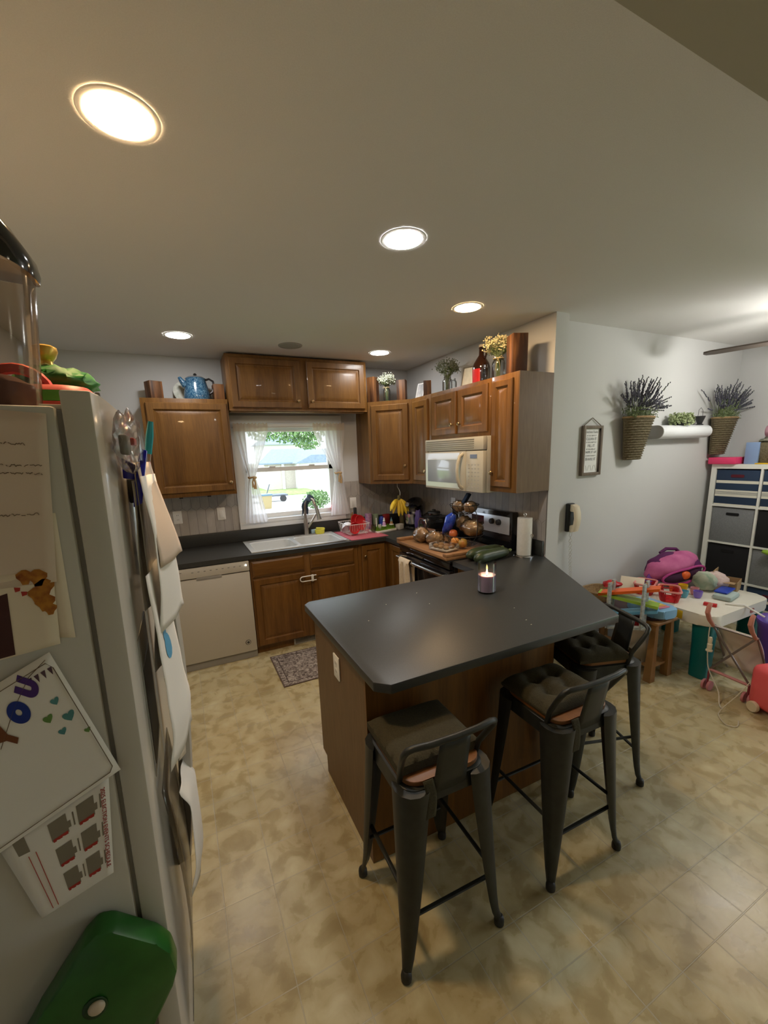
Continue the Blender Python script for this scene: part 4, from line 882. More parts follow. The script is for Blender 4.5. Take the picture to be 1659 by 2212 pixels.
m = MB(); [m.lathe([(.008, 0), (.008, .008)], c=(x, y, 0), seg=8) for x in (-.11, .10) for y in (-.06, .06)]; m.build('feet', BLACKM, t)
# ---------------------------------------------------------------- on the stove
t = thing('stove_board', 'wooden noodle board covering the stove top, with raised end rails', 'board', (-.42, -1.335, .9185), 0)
MB().box(-.69, -1.715, .9188, -.17, -.955, .942, bev=.003).build('board', BOARDW, t, True)
MB().box(-.69, -1.715, .9425, -.17, -1.665, .965, bev=.003).build('end_rail', BOARDW, t, True)
MB().box(-.69, -1.005, .9425, -.17, -.955, .965, bev=.003).build('end_rail', BOARDW, t, True)
ZB = .9425
t = thing('loaf_box', 'small white box of brown bread at the left of the board', 'box', (-.44, -.985 - .075, ZB), .2)
MB().loft([[(x, y, 0) for x, y in rrect(.085, .10, .006)], [(x, y, .08) for x, y in rrect(.10, .12, .006)]]).build('carton', WHITE, t)
MB().prism(rrect(.092, .112, .006), .0805, .085).build('top', mat('cocoa', (.16, .075, .04), .7), t)
def loaf(x, y, z, r, label, rot=0, sq=(1, 1, 1)):
    t = thing('bread_loaf', label, 'bread', (x, y, z), rot)
    MB().ell((0, 0, r[2] * .98), r, 24, 14, wob=.07).build('bread', BREAD, t, smooth=60)
    MB().ell((0, 0, r[2] * 1.03), (r[0] * 1.07, r[1] * 1.07, r[2] * 1.07), 30, 18, wob=.10, fr=9).build('bag', BAGP, t, smooth=60)
    return t
loaf(-.545, -1.14, ZB, (.068, .085, .062), 'bagged bread roll nearest the front left of the stove board', -.2)
l = loaf(-.505, -1.285, ZB, (.065, .08, .052), 'bagged brown bread right of the front bread roll', .3)
tag(placed(MB().lathe([(.03, 0), (.034, .02), (.03, .045)], sx=.5, seg=14), -.525, -1.215, ZB + .03).build('bag_twist', col('salmon_film', (.62, .20, .13), .4)), 'salmon red twist of bread bag between the two breads', 'bag twist')
t = thing('pastry_box', 'clear clamshell box of pastries at the front right of the board', 'box', (-.565, -1.50, ZB), .2)
MB().box(-.07, -.10, .001, .07, .10, .058, bev=.012).build('clamshell', BAGP, t)
MB().box(-.062, -.09, .004, .062, .09, .018, bev=.004).build('tray', WHITE, t)
m = MB(); [m.ell((-.03 + .06 * (i % 2), -.055 + .055 * (i // 2), .034), (.025, .024, .016), 12, 8) for i in range(6)]; m.build('pastry', BREAD, t)
# two-tier wire basket
bx_, by_ = -.335, -1.455
t = thing('wire_fruit_stand', 'two-tier black wire fruit basket on the stove board', 'basket stand', (bx_, by_, ZB), 0)
def wbasket(z, r, d, n=16):
    m = MB(); m.tube(arc((bx_, by_, z), r, 0, 2 * PI * (1 - 1 / 28), 27, 'xy'), .003, 6, loop=True); m.tube(arc((bx_, by_, z - d), r * .55, 0, 2 * PI * (1 - 1 / 20), 19, 'xy'), .0025, 6, loop=True)
    for i in range(n):
        a0 = 2 * PI * i / n; a1 = 2 * PI * (i + (1 if i % 2 else -1)) / n
        m.tube([(bx_ + r * math.cos(a0), by_ + r * math.sin(a0), z), (bx_ + r * .85 * math.cos((a0 + a1) / 2), by_ + r * .85 * math.sin((a0 + a1) / 2), z - d * .6), (bx_ + r * .55 * math.cos(a1), by_ + r * .55 * math.sin(a1), z - d)], .0018, 5)
    for i in range(4): m.tube([(bx_ - r * .55 * math.cos(i * PI / 4), by_ - r * .55 * math.sin(i * PI / 4), z - d), (bx_ + r * .55 * math.cos(i * PI / 4), by_ + r * .55 * math.sin(i * PI / 4), z - d)], .0016, 5)
    return m
wbasket(ZB + .095, .155, .085).build('lower_basket', BLACKM, t, True); wbasket(ZB + .335, .115, .07).build('upper_basket', BLACKM, t, True)
m = MB(); [m.tube([(bx_, by_ + s * .155, ZB + .095), (bx_, by_ + s * .168, ZB + .18), (bx_, by_ + s * .155, ZB + .27), (bx_, by_ + s * .117, ZB + .335), (bx_, by_ + s * .09, ZB + .345)], .003, 6) for s in (-1, 1)]; m.build('side_arm', BLACKM, t, True)
loaf(bx_ - .01, by_ + .055, ZB + .275, (.052, .055, .042), 'bagged buns on the left of the upper wire basket', .4); loaf(bx_ + .01, by_ - .06, ZB + .277, (.05, .054, .042), 'bagged buns on the right of the upper wire basket', -.3)
m = MB(Matrix.Translation((bx_ + .01, by_ + .02, ZB + .345)) @ Euler((.5, .1, .5)).to_matrix().to_4x4()); m.box(-.03, -.012, 0, .03, .012, .085, bev=.004); tag(m.build('snack_bag', NAVY), 'navy blue snack packet sticking out above the top basket', 'packet')
loaf(bx_ + .03, by_ - .065, ZB + .09, (.065, .095, .062), 'big bagged loaf on the right of the lower wire basket', .2)
loaf(bx_ + .04, by_ + .055, ZB + .11, (.05, .065, .06), 'small dark loaf behind the blue bag in the lower basket', .2)
m = MB(); m.tube([(bx_ - .06, by_ + .19, ZB + .075), (bx_ - .07, by_ + .16, ZB + .11), (bx_ - .075, by_ + .11, ZB + .15), (bx_ - .07, by_ + .085, ZB + .22), (bx_ - .05, by_ + .07, ZB + .255)], [.020, .030, .042, .046, .022], 16); tag(m.build('blue_bag', noise_mat('cobalt_film', (.005, .02, .30), (.03, .10, .60), 30, .2, coat=.6), smooth=60), 'shiny cobalt blue bag slumped over the left of the fruit stand', 'bag')
def fruit(x, y, z, r, m_, label, nm):
    t = thing(nm, label, 'fruit', (x, y, z), 0)
    MB().lathe([(.001, r * .12), (r * .3, .0), (r * .75, r * .25), (r, r * .9), (r * .82, r * 1.6), (r * .35, r * 1.9), (.002, r * 1.78)], seg=20).build('flesh', m_, t, smooth=70)
    MB().tube([(0, 0, r * 1.76), (.002, 0, r * 2.05)], .0015, 5).build('stem', BANT, t)
APR = noise_mat('red_apple_skin', (.42, .04, .02), (.50, .16, .05), 20, .3); APO = noise_mat('orange_skin', (.65, .25, .05), (.70, .32, .08), 90, .4, bump=.3); APG = noise_mat('green_red_apple', (.35, .35, .05), (.45, .12, .04), 12, .3)
fruit(bx_ - .075, by_ + .045, ZB + .062, .036, APR, 'red apple under the blue bag in the fruit stand', 'apple')
fruit(bx_ - .10, by_ - .015, ZB + .012, .035, APO, 'orange at the front of the fruit stand', 'orange')
fruit(bx_ - .085, by_ - .095, ZB + .012, .036, APG, 'green and red apple right of the orange', 'apple')
t = thing('kitchen_towel_roll', 'white paper towel roll on a chrome holder at the wall end', 'paper towel', (-.12, -1.89, ZT), 0)
MB().lathe([(.016, .012), (.052, .012), (.0525, .018), (.0525, .285), (.052, .288), (.016, .288)], seg=30).build('paper_roll', noise_mat('quilted_paper', (.70, .68, .62), (.76, .74, .68), 60, .9, bump=.3), t)
m = MB(); m.lathe([(.075, 0), (.075, .006), (.07, .010), (.001, .010)], seg=28); m.build('base', CHROME, t)
m = MB(); m.tube([(0, 0, .01), (0, 0, .30)], .004, 8); m.tube(arc((0, 0, .312), .012, -PI / 2, 1.4 * PI, 12, 'yz'), .003, 6); m.tube([(.0, -.068, .008), (.0, -.068, .15)] + arc((0, -.074, .165), .012, 0, PI * 1.5, 8, 'yz') , .003, 6); m.build('rod', CHROME, t)
def zuke(x, y, z, rz, L, r, label):
    t = thing('zucchini', label, 'vegetable', (x, y, z), rz); ZK = noise_mat('zucchini_skin', (.018, .030, .012), (.045, .065, .028), 60, .35, 4, (.3, 1, 1))
    MB().tube([(-L / 2 + f * L, .012 * math.sin(f * 3), r * .98 + (r * .0)) for f in [i / 12 for i in range(13)]], [r * q for q in (.35, .78, .95, 1, 1, 1, .99, .97, .94, .9, .84, .66, .25)], 18).build('body', ZK, t, smooth=70)
    MB().tube([(L / 2 - .006, 0, r), (L / 2 + .022, .003, r + .004)], [r * .32, r * .26], 6).build('stem', LEAF, t)
zuke(-.40, -1.872, ZT, .15, .36, .044, 'large dark green zucchini nearest the candle'); zuke(-.385, -1.772, ZT, .15, .37, .044, 'large dark green zucchini behind the front one, beside the board')
# candle
t = thing('candle', 'lit lavender candle in a clear glass cylinder on the peninsula', 'candle', (-.872, -2.365, ZT), 0)
MB().lathe([(.049, 0), (.051, .004), (.051, .172), (.0485, .172), (.0485, .008), (.001, .006)], seg=32, cap=False).build('glass', GLASS, t)
LILW = mat('lilac_wax', (.78, .58, .84), .45, subs=0); b = LILW.node_tree.nodes['Principled BSDF']; b.inputs['Subsurface Weight'].default_value = .4; b.inputs['Subsurface Radius'].default_value = (.02, .01, .015); b.inputs['Subsurface Scale'].default_value = .5
MB().lathe([(.001, .008), (.0478, .008), (.0478, .100), (.034, .095), (.001, .090)], seg=30, cap=False).build('wax', LILW, t)
MB().tube([(0, 0, .09), (.001, 0, .102)], .0012, 5).build('wick', BLACKM, t)
MB().lathe([(.001, .099), (.004, .104), (.0055, .110), (.0035, .119), (.001, .130)], seg=12).build('flame', mat('flame', (1, .6, .2), .5, emis=(1, .50, .15), es=14), t)

# ================================================================ FRIDGE AND WHAT IS ON IT
LEAN = .0215
FO = (-2.509, -3.22, .002)
FM = Matrix.Translation(FO) @ Euler((0, LEAN, 0)).to_matrix().to_4x4()
FI = FM.inverted()
t = thing('fridge', 'white side-by-side fridge at the left edge, covered with papers', 'fridge', FO, (0, LEAN, 0))
m = MB(); m.box(-.70, .0, .02, -.060, .91, 1.795, bev=.006); m.build('body', APPL, t)
m = MB(); m.box(-.060, .012, .10, -.052, .898, 1.79); m.build('gasket', GREYP, t)
for (y0, y1), hy in (((.0, .395), .355), ((.401, .91), .44)):
    m = MB(); N = 8
    def fr(y): q = (y - y0) / (y1 - y0) * 2 - 1; return -.006 * abs(q) ** 4
    P = [(-.051, y0)] + [(fr(y0 + (y1 - y0) * i / N), y0 + (y1 - y0) * i / N) for i in range(N + 1)] + [(-.051, y1)]
    m.prism(P[::-1], .09, 1.822, bev=.004); d = m.build('door', APPL, t, smooth=30)
    hp = [(-.003, hy, 1.70)] + [(.012 + .058 * math.sin(PI * (.06 + .88 * i / 14)) ** .8, hy, 1.69 - 1.19 * i / 14) for i in range(15)] + [(-.003, hy, .49)]
    rings = [[(x + sx * .009, y + sy * .024, z) for sx, sy in ((1, -.6), (1, .6), (.4, 1), (-3.2, 1), (-3.2, -1), (.4, -1))] for x, y, z in hp]
    m = MB(); m.loft(rings); m.build('handle', APPL, d, smooth=60)
    if y0 == 0:
        m = MB(); m.box(-.004, .10, .98, .0015, .30, 1.32, bev=.001); ds = m.build('dispenser_frame', GREYP, d)
        MB().box(-.003, .12, 1.0, .0025, .28, 1.24).build('dispenser_recess', BLACKM, d)
m = MB(); m.box(-.05, .03, .015, -.012, .88, .085, bev=.003); m.build('kick_grille', GREYP, t)
m = MB(); m.box(-.085, .02, 1.7905, -.035, .06, 1.800, bev=.002); m.build('hinge_cover', APPL, t)
def fthing(name, label, cat, loc, rot=(0, 0, 0), group=None):
    w = FM @ Vector(loc); return thing(name, label, cat, w, (rot[0], rot[1] + LEAN, rot[2]), group)
def side_quad(mb, pts, y):   # pts given as (x, z) in fridge space, on the near side
    mb.quad([FM @ Vector((x, y, z)) for x, z in pts])
def fs(u):  # world (x, z) on the side plane -> fridge local
    p = FI @ Vector((u[0], -3.22, u[1])); return (p.x, p.z)
def sheet(name, label, cat, corners, mt, y=-.003, curl=0, group=None, n=10):
    c = [fs(q) for q in corners]   # order: bl, br, tr, tl
    cx = sum(p[0] for p in c) / 4; cz = min(p[1] for p in c)
    t = fthing(name, label, cat, (cx, y, cz), (0, 0, 0), group)
    m = MB()
    def f(u, v):
        x = (c[0][0] * (1 - u) + c[1][0] * u) * (1 - v) + (c[3][0] * (1 - u) + c[2][0] * u) * v
        z = (c[0][1] * (1 - u) + c[1][1] * u) * (1 - v) + (c[3][1] * (1 - u) + c[2][1] * u) * v
        return FM @ Vector((x, y - curl * (abs(2 * u - 1) ** 3 * .5 + (1 - v) ** 3), z))
    m.grid(f, n, n); m.build('sheet', mt, t, True, solid=.0006)
    def at(u, v, dy=.0010):
        p = f(u, v); q = FM.to_3x3() @ Vector((0, -1, 0)); return Vector(p) + q * dy
    return t, at
INK = mat('pencil_ink', (.16, .11, .07), .8); DRK = mat('marker_black', (.05, .04, .04), .7); REDI = mat('red_print', (.38, .03, .02), .7); GREYI = mat('grey_print', (.22, .19, .14), .8)
def scribble(at, rows, t, mt, nm='handwriting'):
    m = MB(); random.seed(11)
    for u0, u1, v in rows:
        n = int((u1 - u0) * 90); pts = [at(u0 + (u1 - u0) * i / n, v + random.uniform(-.006, .008), .0012) for i in range(n + 1)]
        for i in range(0, n - 1):
            if random.random() < .82: m.tube([pts[i], pts[i + 1]], .0006, 3, cap=False)
    m.build(nm, mt, t, True)
t, at = sheet('letter', 'large tan handwritten sheet taped high on the fridge side', 'paper', [(-2.74, 1.50), (-2.572, 1.50), (-2.542, 1.785), (-2.70, 1.80)], PAPERW, curl=.002)
scribble(at, [(.25, .82, .82), (.1, .95, .70), (.25, .95, .655), (.1, .9, .42), (.1, .5, .22)], t, INK)
t, at = sheet('letter', 'pale paper with a curling corner beneath the handwritten sheet', 'paper', [(-2.68, 1.42), (-2.562, 1.39), (-2.556, 1.62), (-2.67, 1.62)], CREAMP, y=-.0015)
t, at = sheet('recipe_card', 'card with a dark brown block reading Basket and orange autumn leaves', 'card', [(-2.80, 1.36), (-2.585, 1.385), (-2.575, 1.52), (-2.79, 1.53)], CREAMP, y=-.0048)
m = MB(); m.quad([at(*q) for q in ((.18, .02), (.70, .02), (.70, .78), (.18, .60))]); m.build('brown_block', mat('brown_print', (.045, .008, .006), .6), t, True)
LETT = mat('cream_print', (.50, .42, .27), .7)
def up(at, u, v, uu, vv): return frameM(at(u, v, .0016), (at(uu[0], uu[1]) - at(u, v)), (at(vv[0], vv[1]) - at(u, v)))
o = at(.475, .36, .0016); text_mesh('Basket', .026, frameM(o, at(.475, .46) - at(.475, .36), at(.42, .36) - at(.475, .36)), LETT, 'lettering', t)
o = at(.56, .40, .0016); text_mesh('Homemade Pantry Treats', .008, frameM(o, at(.56, .46) - at(.56, .40), at(.50, .40) - at(.56, .40)), LETT, 'lettering', t)
m = MB(); random.seed(2)
for u, v, r in ((.90, .93, .07), (.94, .80, .07), (.88, .72, .06), (.93, .60, .075), (.96, .50, .05), (.82, .95, .06)):
    cpt = at(u, v); n = 10; P = [at(u + r * .9 * math.cos(a) * (1 + .3 * math.sin(3 * a)), v + r * 1.5 * math.sin(a) * (1 + .25 * math.cos(4 * a)), .0012 + .0002 * r) for a in [2 * PI * i / n for i in range(n)]]
    m.bm.faces.new([m.bm.verts.new(p) for p in P])
m.build('leaf_print', noise_mat('autumn_leaf_print', (.18, .03, .003), (.50, .22, .02), 60, .7), t, True)
m = MB(); [m.quad([at(u, v), at(u + .03, v + .01), at(u + .035, v + .05), at(u - .005, v + .06)]) for u, v in ((.52, .86), (.57, .87), (.75, .78), (.79, .72))]; m.build('red_print', REDI, t, True)
# child's colouring sheet (figures left out)
P4 = [(-2.86, 1.02), (-2.565, 1.13), (-2.596, 1.385), (-2.86, 1.27)]
t, at = sheet('colouring_sheet', 'rounded colouring sheet with hearts and letters OU, taped slanting on the fridge side', 'drawing', [(-2.79, .985), (-2.530, 1.105), (-2.602, 1.375), (-2.80, 1.275)], PAPER, y=-.0085, curl=.002)
m = MB(); bd = [(.02, .03), (.94, .03), (.97, .06), (.97, .90), (.94, .95), (.02, .95)]
m.tube([at(u, v, .0012) for u, v in bd], .0007, 4); m.build('border_line', INK, t, True)
def heart(u, v, s):
    P = []
    for i in range(20):
        a = 2 * PI * i / 20; P.append(at(u + s * 16 * math.sin(a) ** 3 / 16, v + s * (13 * math.cos(a) - 5 * math.cos(2 * a) - 2 * math.cos(3 * a)) / 16, .0013))
    return P
for (u, v, s, c_) in ((.87, .70, .030, 'heart_teal'), (.90, .56, .042, 'heart_teal'), (.78, .62, .034, 'heart_green'), (.82, .49, .028, 'heart_teal'), (.955, .40, .022, 'heart_green')):
    m = MB(); m.bm.faces.new([m.bm.verts.new(p) for p in heart(u, v, s)]); m.build('heart', noise_mat(c_, *( ((.05, .20, .22), (.10, .28, .28)) if c_ == 'heart_teal' else ((.10, .22, .05), (.16, .30, .08)))), t, True)
ux = at(.8, .8) - at(.72, .72); uy = at(.66, .80) - at(.72, .72)
text_mesh('U', .042, frameM(at(.80, .83, .0016), at(.9, .92) - at(.75, .74), at(.70, .92) - at(.80, .80)), mat('violet_crayon', (.06, .02, .16), .8), 'letter', t, bold=.004)
text_mesh('O', .040, frameM(at(.68, .72, .0016), at(.9, .92) - at(.75, .74), at(.70, .92) - at(.80, .80)), mat('blue_crayon', (.01, .03, .22), .8), 'letter', t, bold=.005)
text_mesh('Y', .040, frameM(at(.55, .62, .0016), at(.9, .92) - at(.75, .74), at(.70, .92) - at(.80, .80)), mat('brown_crayon', (.16, .05, .015), .8), 'letter', t, bold=.004)
m = MB()
for i in range(4):
    u, v = .78 + i * .05, .90 - .002 * i; m.bm.faces.new([m.bm.verts.new(at(*q, .0014)) for q in ((u, v + .02), (u + .035, v + .02), (u + .017, v - .035))])
m.build('bunting', mat('plum_crayon', (.09, .05, .07), .8), t, True)
m = MB(); m.tube([at(.45, .62, .0014), at(.62, .80, .0014), at(.80, .93, .0014), at(.95, .97, .0014)], .0006, 4); m.build('bunting_line', INK, t, True)
# schedule
t, at = sheet('schedule', 'printed year schedule with grey month blocks and a red title, taped below the colouring sheet', 'calendar', [(-2.70, .835), (-2.575, .875), (-2.552, 1.10), (-2.735, 1.02)], PAPER, y=-.0055, curl=.001)
for i in range(3):
    for j in range(2):
        u = .40 + .27 * j; v = .12 + .29 * i; w, h = .17, .20; m = MB(); m2 = MB(); m3 = MB()
        m.quad([at(u, v), at(u + w, v), at(u + w, v + h), at(u, v + h)])
        m.quad([at(u + w, v + h * .2), at(u + w + .03, v + h * .2), at(u + w + .03, v + h * .55), at(u + w, v + h * .55)])
        m3.quad([at(u + w + .055, v + .03), at(u + w + .07, v + .03), at(u + w + .07, v + .17), at(u + w + .055, v + .17)])
        for k in range(5): m2.quad([at(u + .01 + .03 * k, v - .012 + .01 * (k % 2), .0014), at(u + .0401 + .03 * k, v - .012, .0014), at(u + .0401 + .03 * k, v + .022, .0014), at(u + .01 + .03 * k, v + .02, .0014)])
        m.build('month_block', GREYI, t, True); m2.build('red_mark', REDI, t, True); m3.build('month_name', GREYI, t, True)
MB().quad([at(.10, .78), at(.20, .76), at(.20, .95), at(.10, .97)]).build('month_block', GREYI, t, True)
m = MB(); [m.tube([at(u, .04, .0012), at(u, .72, .0012)], .0006, 4) for u in (.17, .24)]; m.box(0, 0, 0, 0, 0, 0) if False else None; m.build('red_line', REDI, t, True)
text_mesh('2025 ELECTION EVENTS SCHEDULE', .0115, frameM(at(.915, .50, .0016), at(.915, .2) - at(.915, .6), at(1.0, .5) - at(.8, .5)), REDI, 'lettering', t)
# green holder low on the side
t = fthing('green_holder', 'dark green plastic holder with a round pearly knob, low on the fridge side', 'holder', (-.10, -.012, .50))
pl = [fs(q) for q in ((-2.84, .50), (-2.731, .650), (-2.638, .775), (-2.612, .795), (-2.585, .785), (-2.515, .705), (-2.494, .665), (-2.488, .61), (-2.50, .575), (-2.55, .50), (-2.62, .42))]
m = MB(); Mx = FM @ Matrix(((1, 0, 0, 0), (0, 0, -1, 0), (0, 1, 0, 0), (0, 0, 0, 1)))
m.prism(pl, .002, .055, M=Mx, bev=.010); m.build('shell', noise_mat('deep_green_plastic', (.012, .09, .012), (.02, .12, .018), 20, .35), t, True)
kx, kz = fs((-2.632, .634)); m = MB(); m.ell((0, 0, 0), (.015, .008, .015), 16, 10); m.bm.transform(FM @ Matrix.Translation((kx, -.062, kz))); m.build('knob', mat('pearl', (.55, .45, .33), .3), t, True)
m = MB(); m.ell((0, 0, 0), (.022, .004, .026), 16, 8); m.bm.transform(FM @ Matrix.Translation((kx - .004, -.0565, kz - .006))); m.build('recess', mat('dark_green', (.008, .04, .008), .5), t, True)
# papers, clips and bags on the fridge front
def fsheet(name, label, cat, path, y0, y1, mt, curl=0, group='papers clipped to the fridge front', sk=0, n=14, flare=.03):
    # path: list of (x_off, z) in fridge space, sheet hangs along it between y0 and y1
    t = fthing(name, label, cat, (path[-1][0], (y0 + y1) / 2, path[-1][1]), (0, 0, 0), group)
    def f(u, v):
        s = v * (len(path) - 1); k = min(int(s), len(path) - 2); q = s - k; q = q * q * (3 - 2 * q)
        x = path[k][0] * (1 - q) + path[k + 1][0] * q; z = path[k][1] * (1 - (s - k)) + path[k + 1][1] * (s - k)
        return FM @ Vector((x + flare * (u - .35) * (.35 + .65 * v) + .35 * flare + curl * math.sin(u * PI) * v + .003 * math.sin(u * 7 + v * 5), y0 + (y1 - y0) * u + sk * v, z))
    MB().grid(f, 8, n).build('sheet', mt, t, True, solid=.0006); return t, f
fsheet('paper', 'first white sheet hanging deepest behind the blue clip on the fridge front', 'paper', [(.016, 1.66), (.012, 1.50), (.018, 1.36)], .17, .33, PAPER)
fsheet('paper', 'long curling printed sheet under the blue clip on the fridge front', 'paper', [(.022, 1.68), (.022, 1.50), (.030, 1.34), (.022, 1.20)], .18, .36, noise_mat('printed_grey_paper', (.40, .39, .37), (.72, .70, .66), 90, .8, 3, (1, 1, .1)), .006)
fsheet('paper', 'white sheet with pencil lines in the middle of the clipped stack', 'paper', [(.030, 1.67), (.044, 1.52), (.050, 1.40), (.046, 1.31)], .14, .34, PAPER, .002, flare=.05)
t, f = fsheet('envelope', 'beige stiff card sticking out furthest from the clipped stack', 'card', [(.026, 1.70), (.062, 1.46)], .16, .34, PAPERW, .0, flare=.045)
t, f = fsheet('drawing', 'child drawing with blue and grey shapes and a curled lower edge, below the stack', 'drawing', [(.020, 1.46), (.028, 1.30), (.036, 1.16), (.044, 1.07), (.034, .98)], .10, .30, PAPER, .004, flare=.05)
m = MB()
for (u, v, r, k) in ((.45, .25, .10, 0), (.5, .33, .13, 0)):
    m.bm.faces.new([m.bm.verts.new(f(u + r * math.cos(a), v + r * .45 * math.sin(a)) + FM.to_3x3() @ Vector((.0015, -.001, 0))) for a in [2 * PI * i / 12 for i in range(12)]])
m.build('blue_shape', SKY, t, True)
fsheet('drawing', 'folded comic sheet behind the child drawing, nearer the handle', 'paper', [(.012, 1.40), (.030, 1.24), (.038, 1.08), (.044, .98)], .31, .345, noise_mat('comic_print', (.02, .06, .18), (.75, .72, .68), 45, .7, 2, pos=(.46, .52)), .0)
fsheet('paper', 'narrow cream strip of paper hanging beside the fridge handle', 'paper', [(.020, 1.12), (.034, 1.02), (.046, .93), (.040, .86)], .30, .37, CREAMP)
fsheet('paper', 'folded white sheet in the clear holder low on the fridge front', 'paper', [(.028, .84), (.050, .78), (.052, .60), (.036, .50)], .20, .34, PAPER, .006)
t = fthing('clear_holder', 'clear acrylic sheet holder hanging low on the fridge front', 'holder', (.02, .25, .30))
m = MB(); m.grid(lambda u, v: FM @ Vector((.010 + .022 * math.sin(v * PI) + .004 * u, .08 + .26 * u, .95 - .70 * v)), 4, 12); m.build('acrylic_sheet', CLEARP, t, True, solid=.002)
t = fthing('magnet_clip', 'royal blue plastic clip holding the papers on the fridge front', 'clip', (.03, .22, 1.62))
m = MB(); m.prism([(0, 0), (.018, .008), (.040, .125), (.028, .13), (.004, .04)], -.012, .012, M=FM @ Matrix.Translation((.018, .20, 1.60)) @ Matrix(((1, 0, 0, 0), (0, 0, 1, 0), (0, 1, 0, 0), (0, 0, 0, 1))), bev=.002); m.build('jaw', mat('royal_blue', (.01, .01, .50), .15, coat=.5), t, True)
m = MB(); m.prism([(0, 0), (.022, -.004), (.028, .028), (.002, .045)], -.014, .014, M=FM @ Matrix.Translation((.004, .215, 1.665)) @ Matrix(((1, 0, 0, 0), (0, 0, 1, 0), (0, 1, 0, 0), (0, 0, 0, 1))), bev=.002); m.build('jaw', MATS['royal_blue'], t, True)
t = fthing('plastic_bag', 'clear plastic bag with small red and grey things, at the top of the fridge front', 'bag', (.02, .18, 1.70))
m = MB(); m.ell((0, 0, 0), (.026, .13, .060), 22, 14, wob=.14, fr=6); m.bm.transform(FM @ Matrix.Translation((.028, .16, 1.742))); m.build('film', thin_glass('crinkled_film', (.90, .88, .86), .45, .2), t, True, smooth=70)
m = MB(); m.box(-.006, -.03, -.008, .006, .03, .008, M=FM @ Matrix.Translation((.030, .22, 1.745)), bev=.003); m.build('red_piece', RED, t, True)
m = MB(); m.box(-.008, -.03, -.02, .008, .03, .02, M=FM @ Matrix.Translation((.024, .12, 1.735)), bev=.005); m.build('grey_piece', GREYP, t, True)
t = fthing('pen', 'teal capped pen clipped upright at the top of the fridge front', 'pen', (.045, .34, 1.66))
m = MB(); m.tube([(.040, .34, 1.66), (.052, .34, 1.72)], .007, 8); m.bm.transform(FM); m.build('barrel', GLASS, t, True)
m = MB(); m.tube([(.052, .34, 1.72), (.060, .34, 1.765), (.066, .34, 1.80)], [.008, .009, .006], 8); m.bm.transform(FM); m.build('cap', mat('bright_teal', (.01, .32, .38), .3), t, True)
t = fthing('marker', 'white marker with a red cap behind the teal pen on the fridge front', 'marker', (.04, .40, 1.50))
m = MB(); m.tube([(.052, .40, 1.50), (.046, .40, 1.63)], .010, 10); m.bm.transform(FM); m.build('barrel', WHITE, t, True)
m = MB(); m.tube([(.046, .40, 1.63), (.042, .40, 1.70)], .0105, 10); m.bm.transform(FM); m.build('cap', RED, t, True)
t = fthing('marker_caddy', 'small dark caddy holding pens on the fridge front', 'caddy', (.02, .36, 1.60))
m = MB(); m.box(.001, .30, 1.60, .030, .43, 1.66, bev=.004); m.bm.transform(FM); m.build('tray', BLACKM, t, True)
# on top of the fridge
def on_top(x, y): return FM @ Vector((x, y, 1.7955))
p = on_top(-.190, .115)
t = thing('food_container', 'tall clear container with a black lid at the left edge on the fridge', 'container', p, (0, .075, 0))
m = MB(); rings = []
for z, s in ((0, .86), (.01, .92), (.12, .96), (.235, 1.0), (.24, 1.0)): rings.append([(x * s, y * s, z) for x, y in rrect(.19, .12, .05, 5)])
m.loft(rings, cap=False); m.build('body', thin_glass('tan_clear', (.80, .72, .64), .33, .12), t, smooth=60)
m = MB(); m.loft([[(x, y, .0) for x, y in rrect(.16, .10, .045, 5)], [(x, y, .003) for x, y in rrect(.16, .10, .045, 5)]]); m.build('bottom', CLEARP, t)
m = MB(); rings = [[(x, y, z + zz * (1 - (x / .10) ** 2)) for x, y in rrect(.20 * s, .13 * s, .05, 8)] for z, s, zz in ((.232, 1.0, .02), (.246, 1.02, .04), (.262, .98, .065), (.270, .7, .075))]
m.loft(rings); m.build('lid', BLACK, t, smooth=50)
m = MB(); m.loft([[(x * s, y * s, z) for x, y in rrect(.16, .10, .045, 5)] for z, s in ((.004, .9), (.02, .98), (.05, 1.0), (.062, .7))]); m.build('contents', mat('pinkish_pieces', (.20, .10, .09), .7), t, smooth=60)
p = on_top(-.130, .33)
t = thing('lunch_bag', 'red and green rounded bag lying on the fridge', 'bag', p, 0)
CORAL = mat('coral_red', (.55, .06, .045), .5)
m = MB(); m.loft([[(x * s, y * s, z) for x, y in rrect(.19, .26, .05, 6)] for z, s in ((0, .90), (.008, .98), (.03, 1.0))]); m.build('base', CORAL, t, smooth=60)
m = MB(); m.loft([[(x * s, y * s, z) for x, y in rrect(.19, .26, .05, 6)] for z, s in ((.0305, 1.01), (.045, 1.015), (.052, .99))]); m.build('green_band', mat('leaf_green', (.10, .27, .04), .5), t, smooth=60)
m = MB(); m.loft([[(x * s, y * s, z) for x, y in rrect(.19, .26, .05, 6)] for z, s in ((.0525, .97), (.063, .92), (.066, .8))]); m.build('top', CORAL, t, smooth=60)
m = MB(); m.tube(arc((-.03, -.10, .04), .055, 0, PI, 12, 'xz'), .011, 8, flat=1); m.build('handle', CORAL, t)
t = thing('green_pouch', 'green ruffled pouch with a gold knobbed neck, lying on the red bag', 'pouch', on_top(-.112, .33) + Vector((0, 0, .060)), 0)
m = MB(); m.ell((.0, .02, .028), (.075, .10, .032), 28, 14, wob=.13, fr=8); m.build('ruffled_cloth', noise_mat('emerald_cloth', (.012, .10, .015), (.03, .20, .03), 30, .6), t, smooth=70)
g_ = MB().lathe([(.020, .050), (.014, .062), (.013, .07), (.020, .078), (.025, .092), (.024, .100), (.016, .104), (.001, .106)], c=(-.012, .0, 0), seg=20).build('gold_neck', mat('gold_plastic', (.62, .38, .07), .3, .4), t)
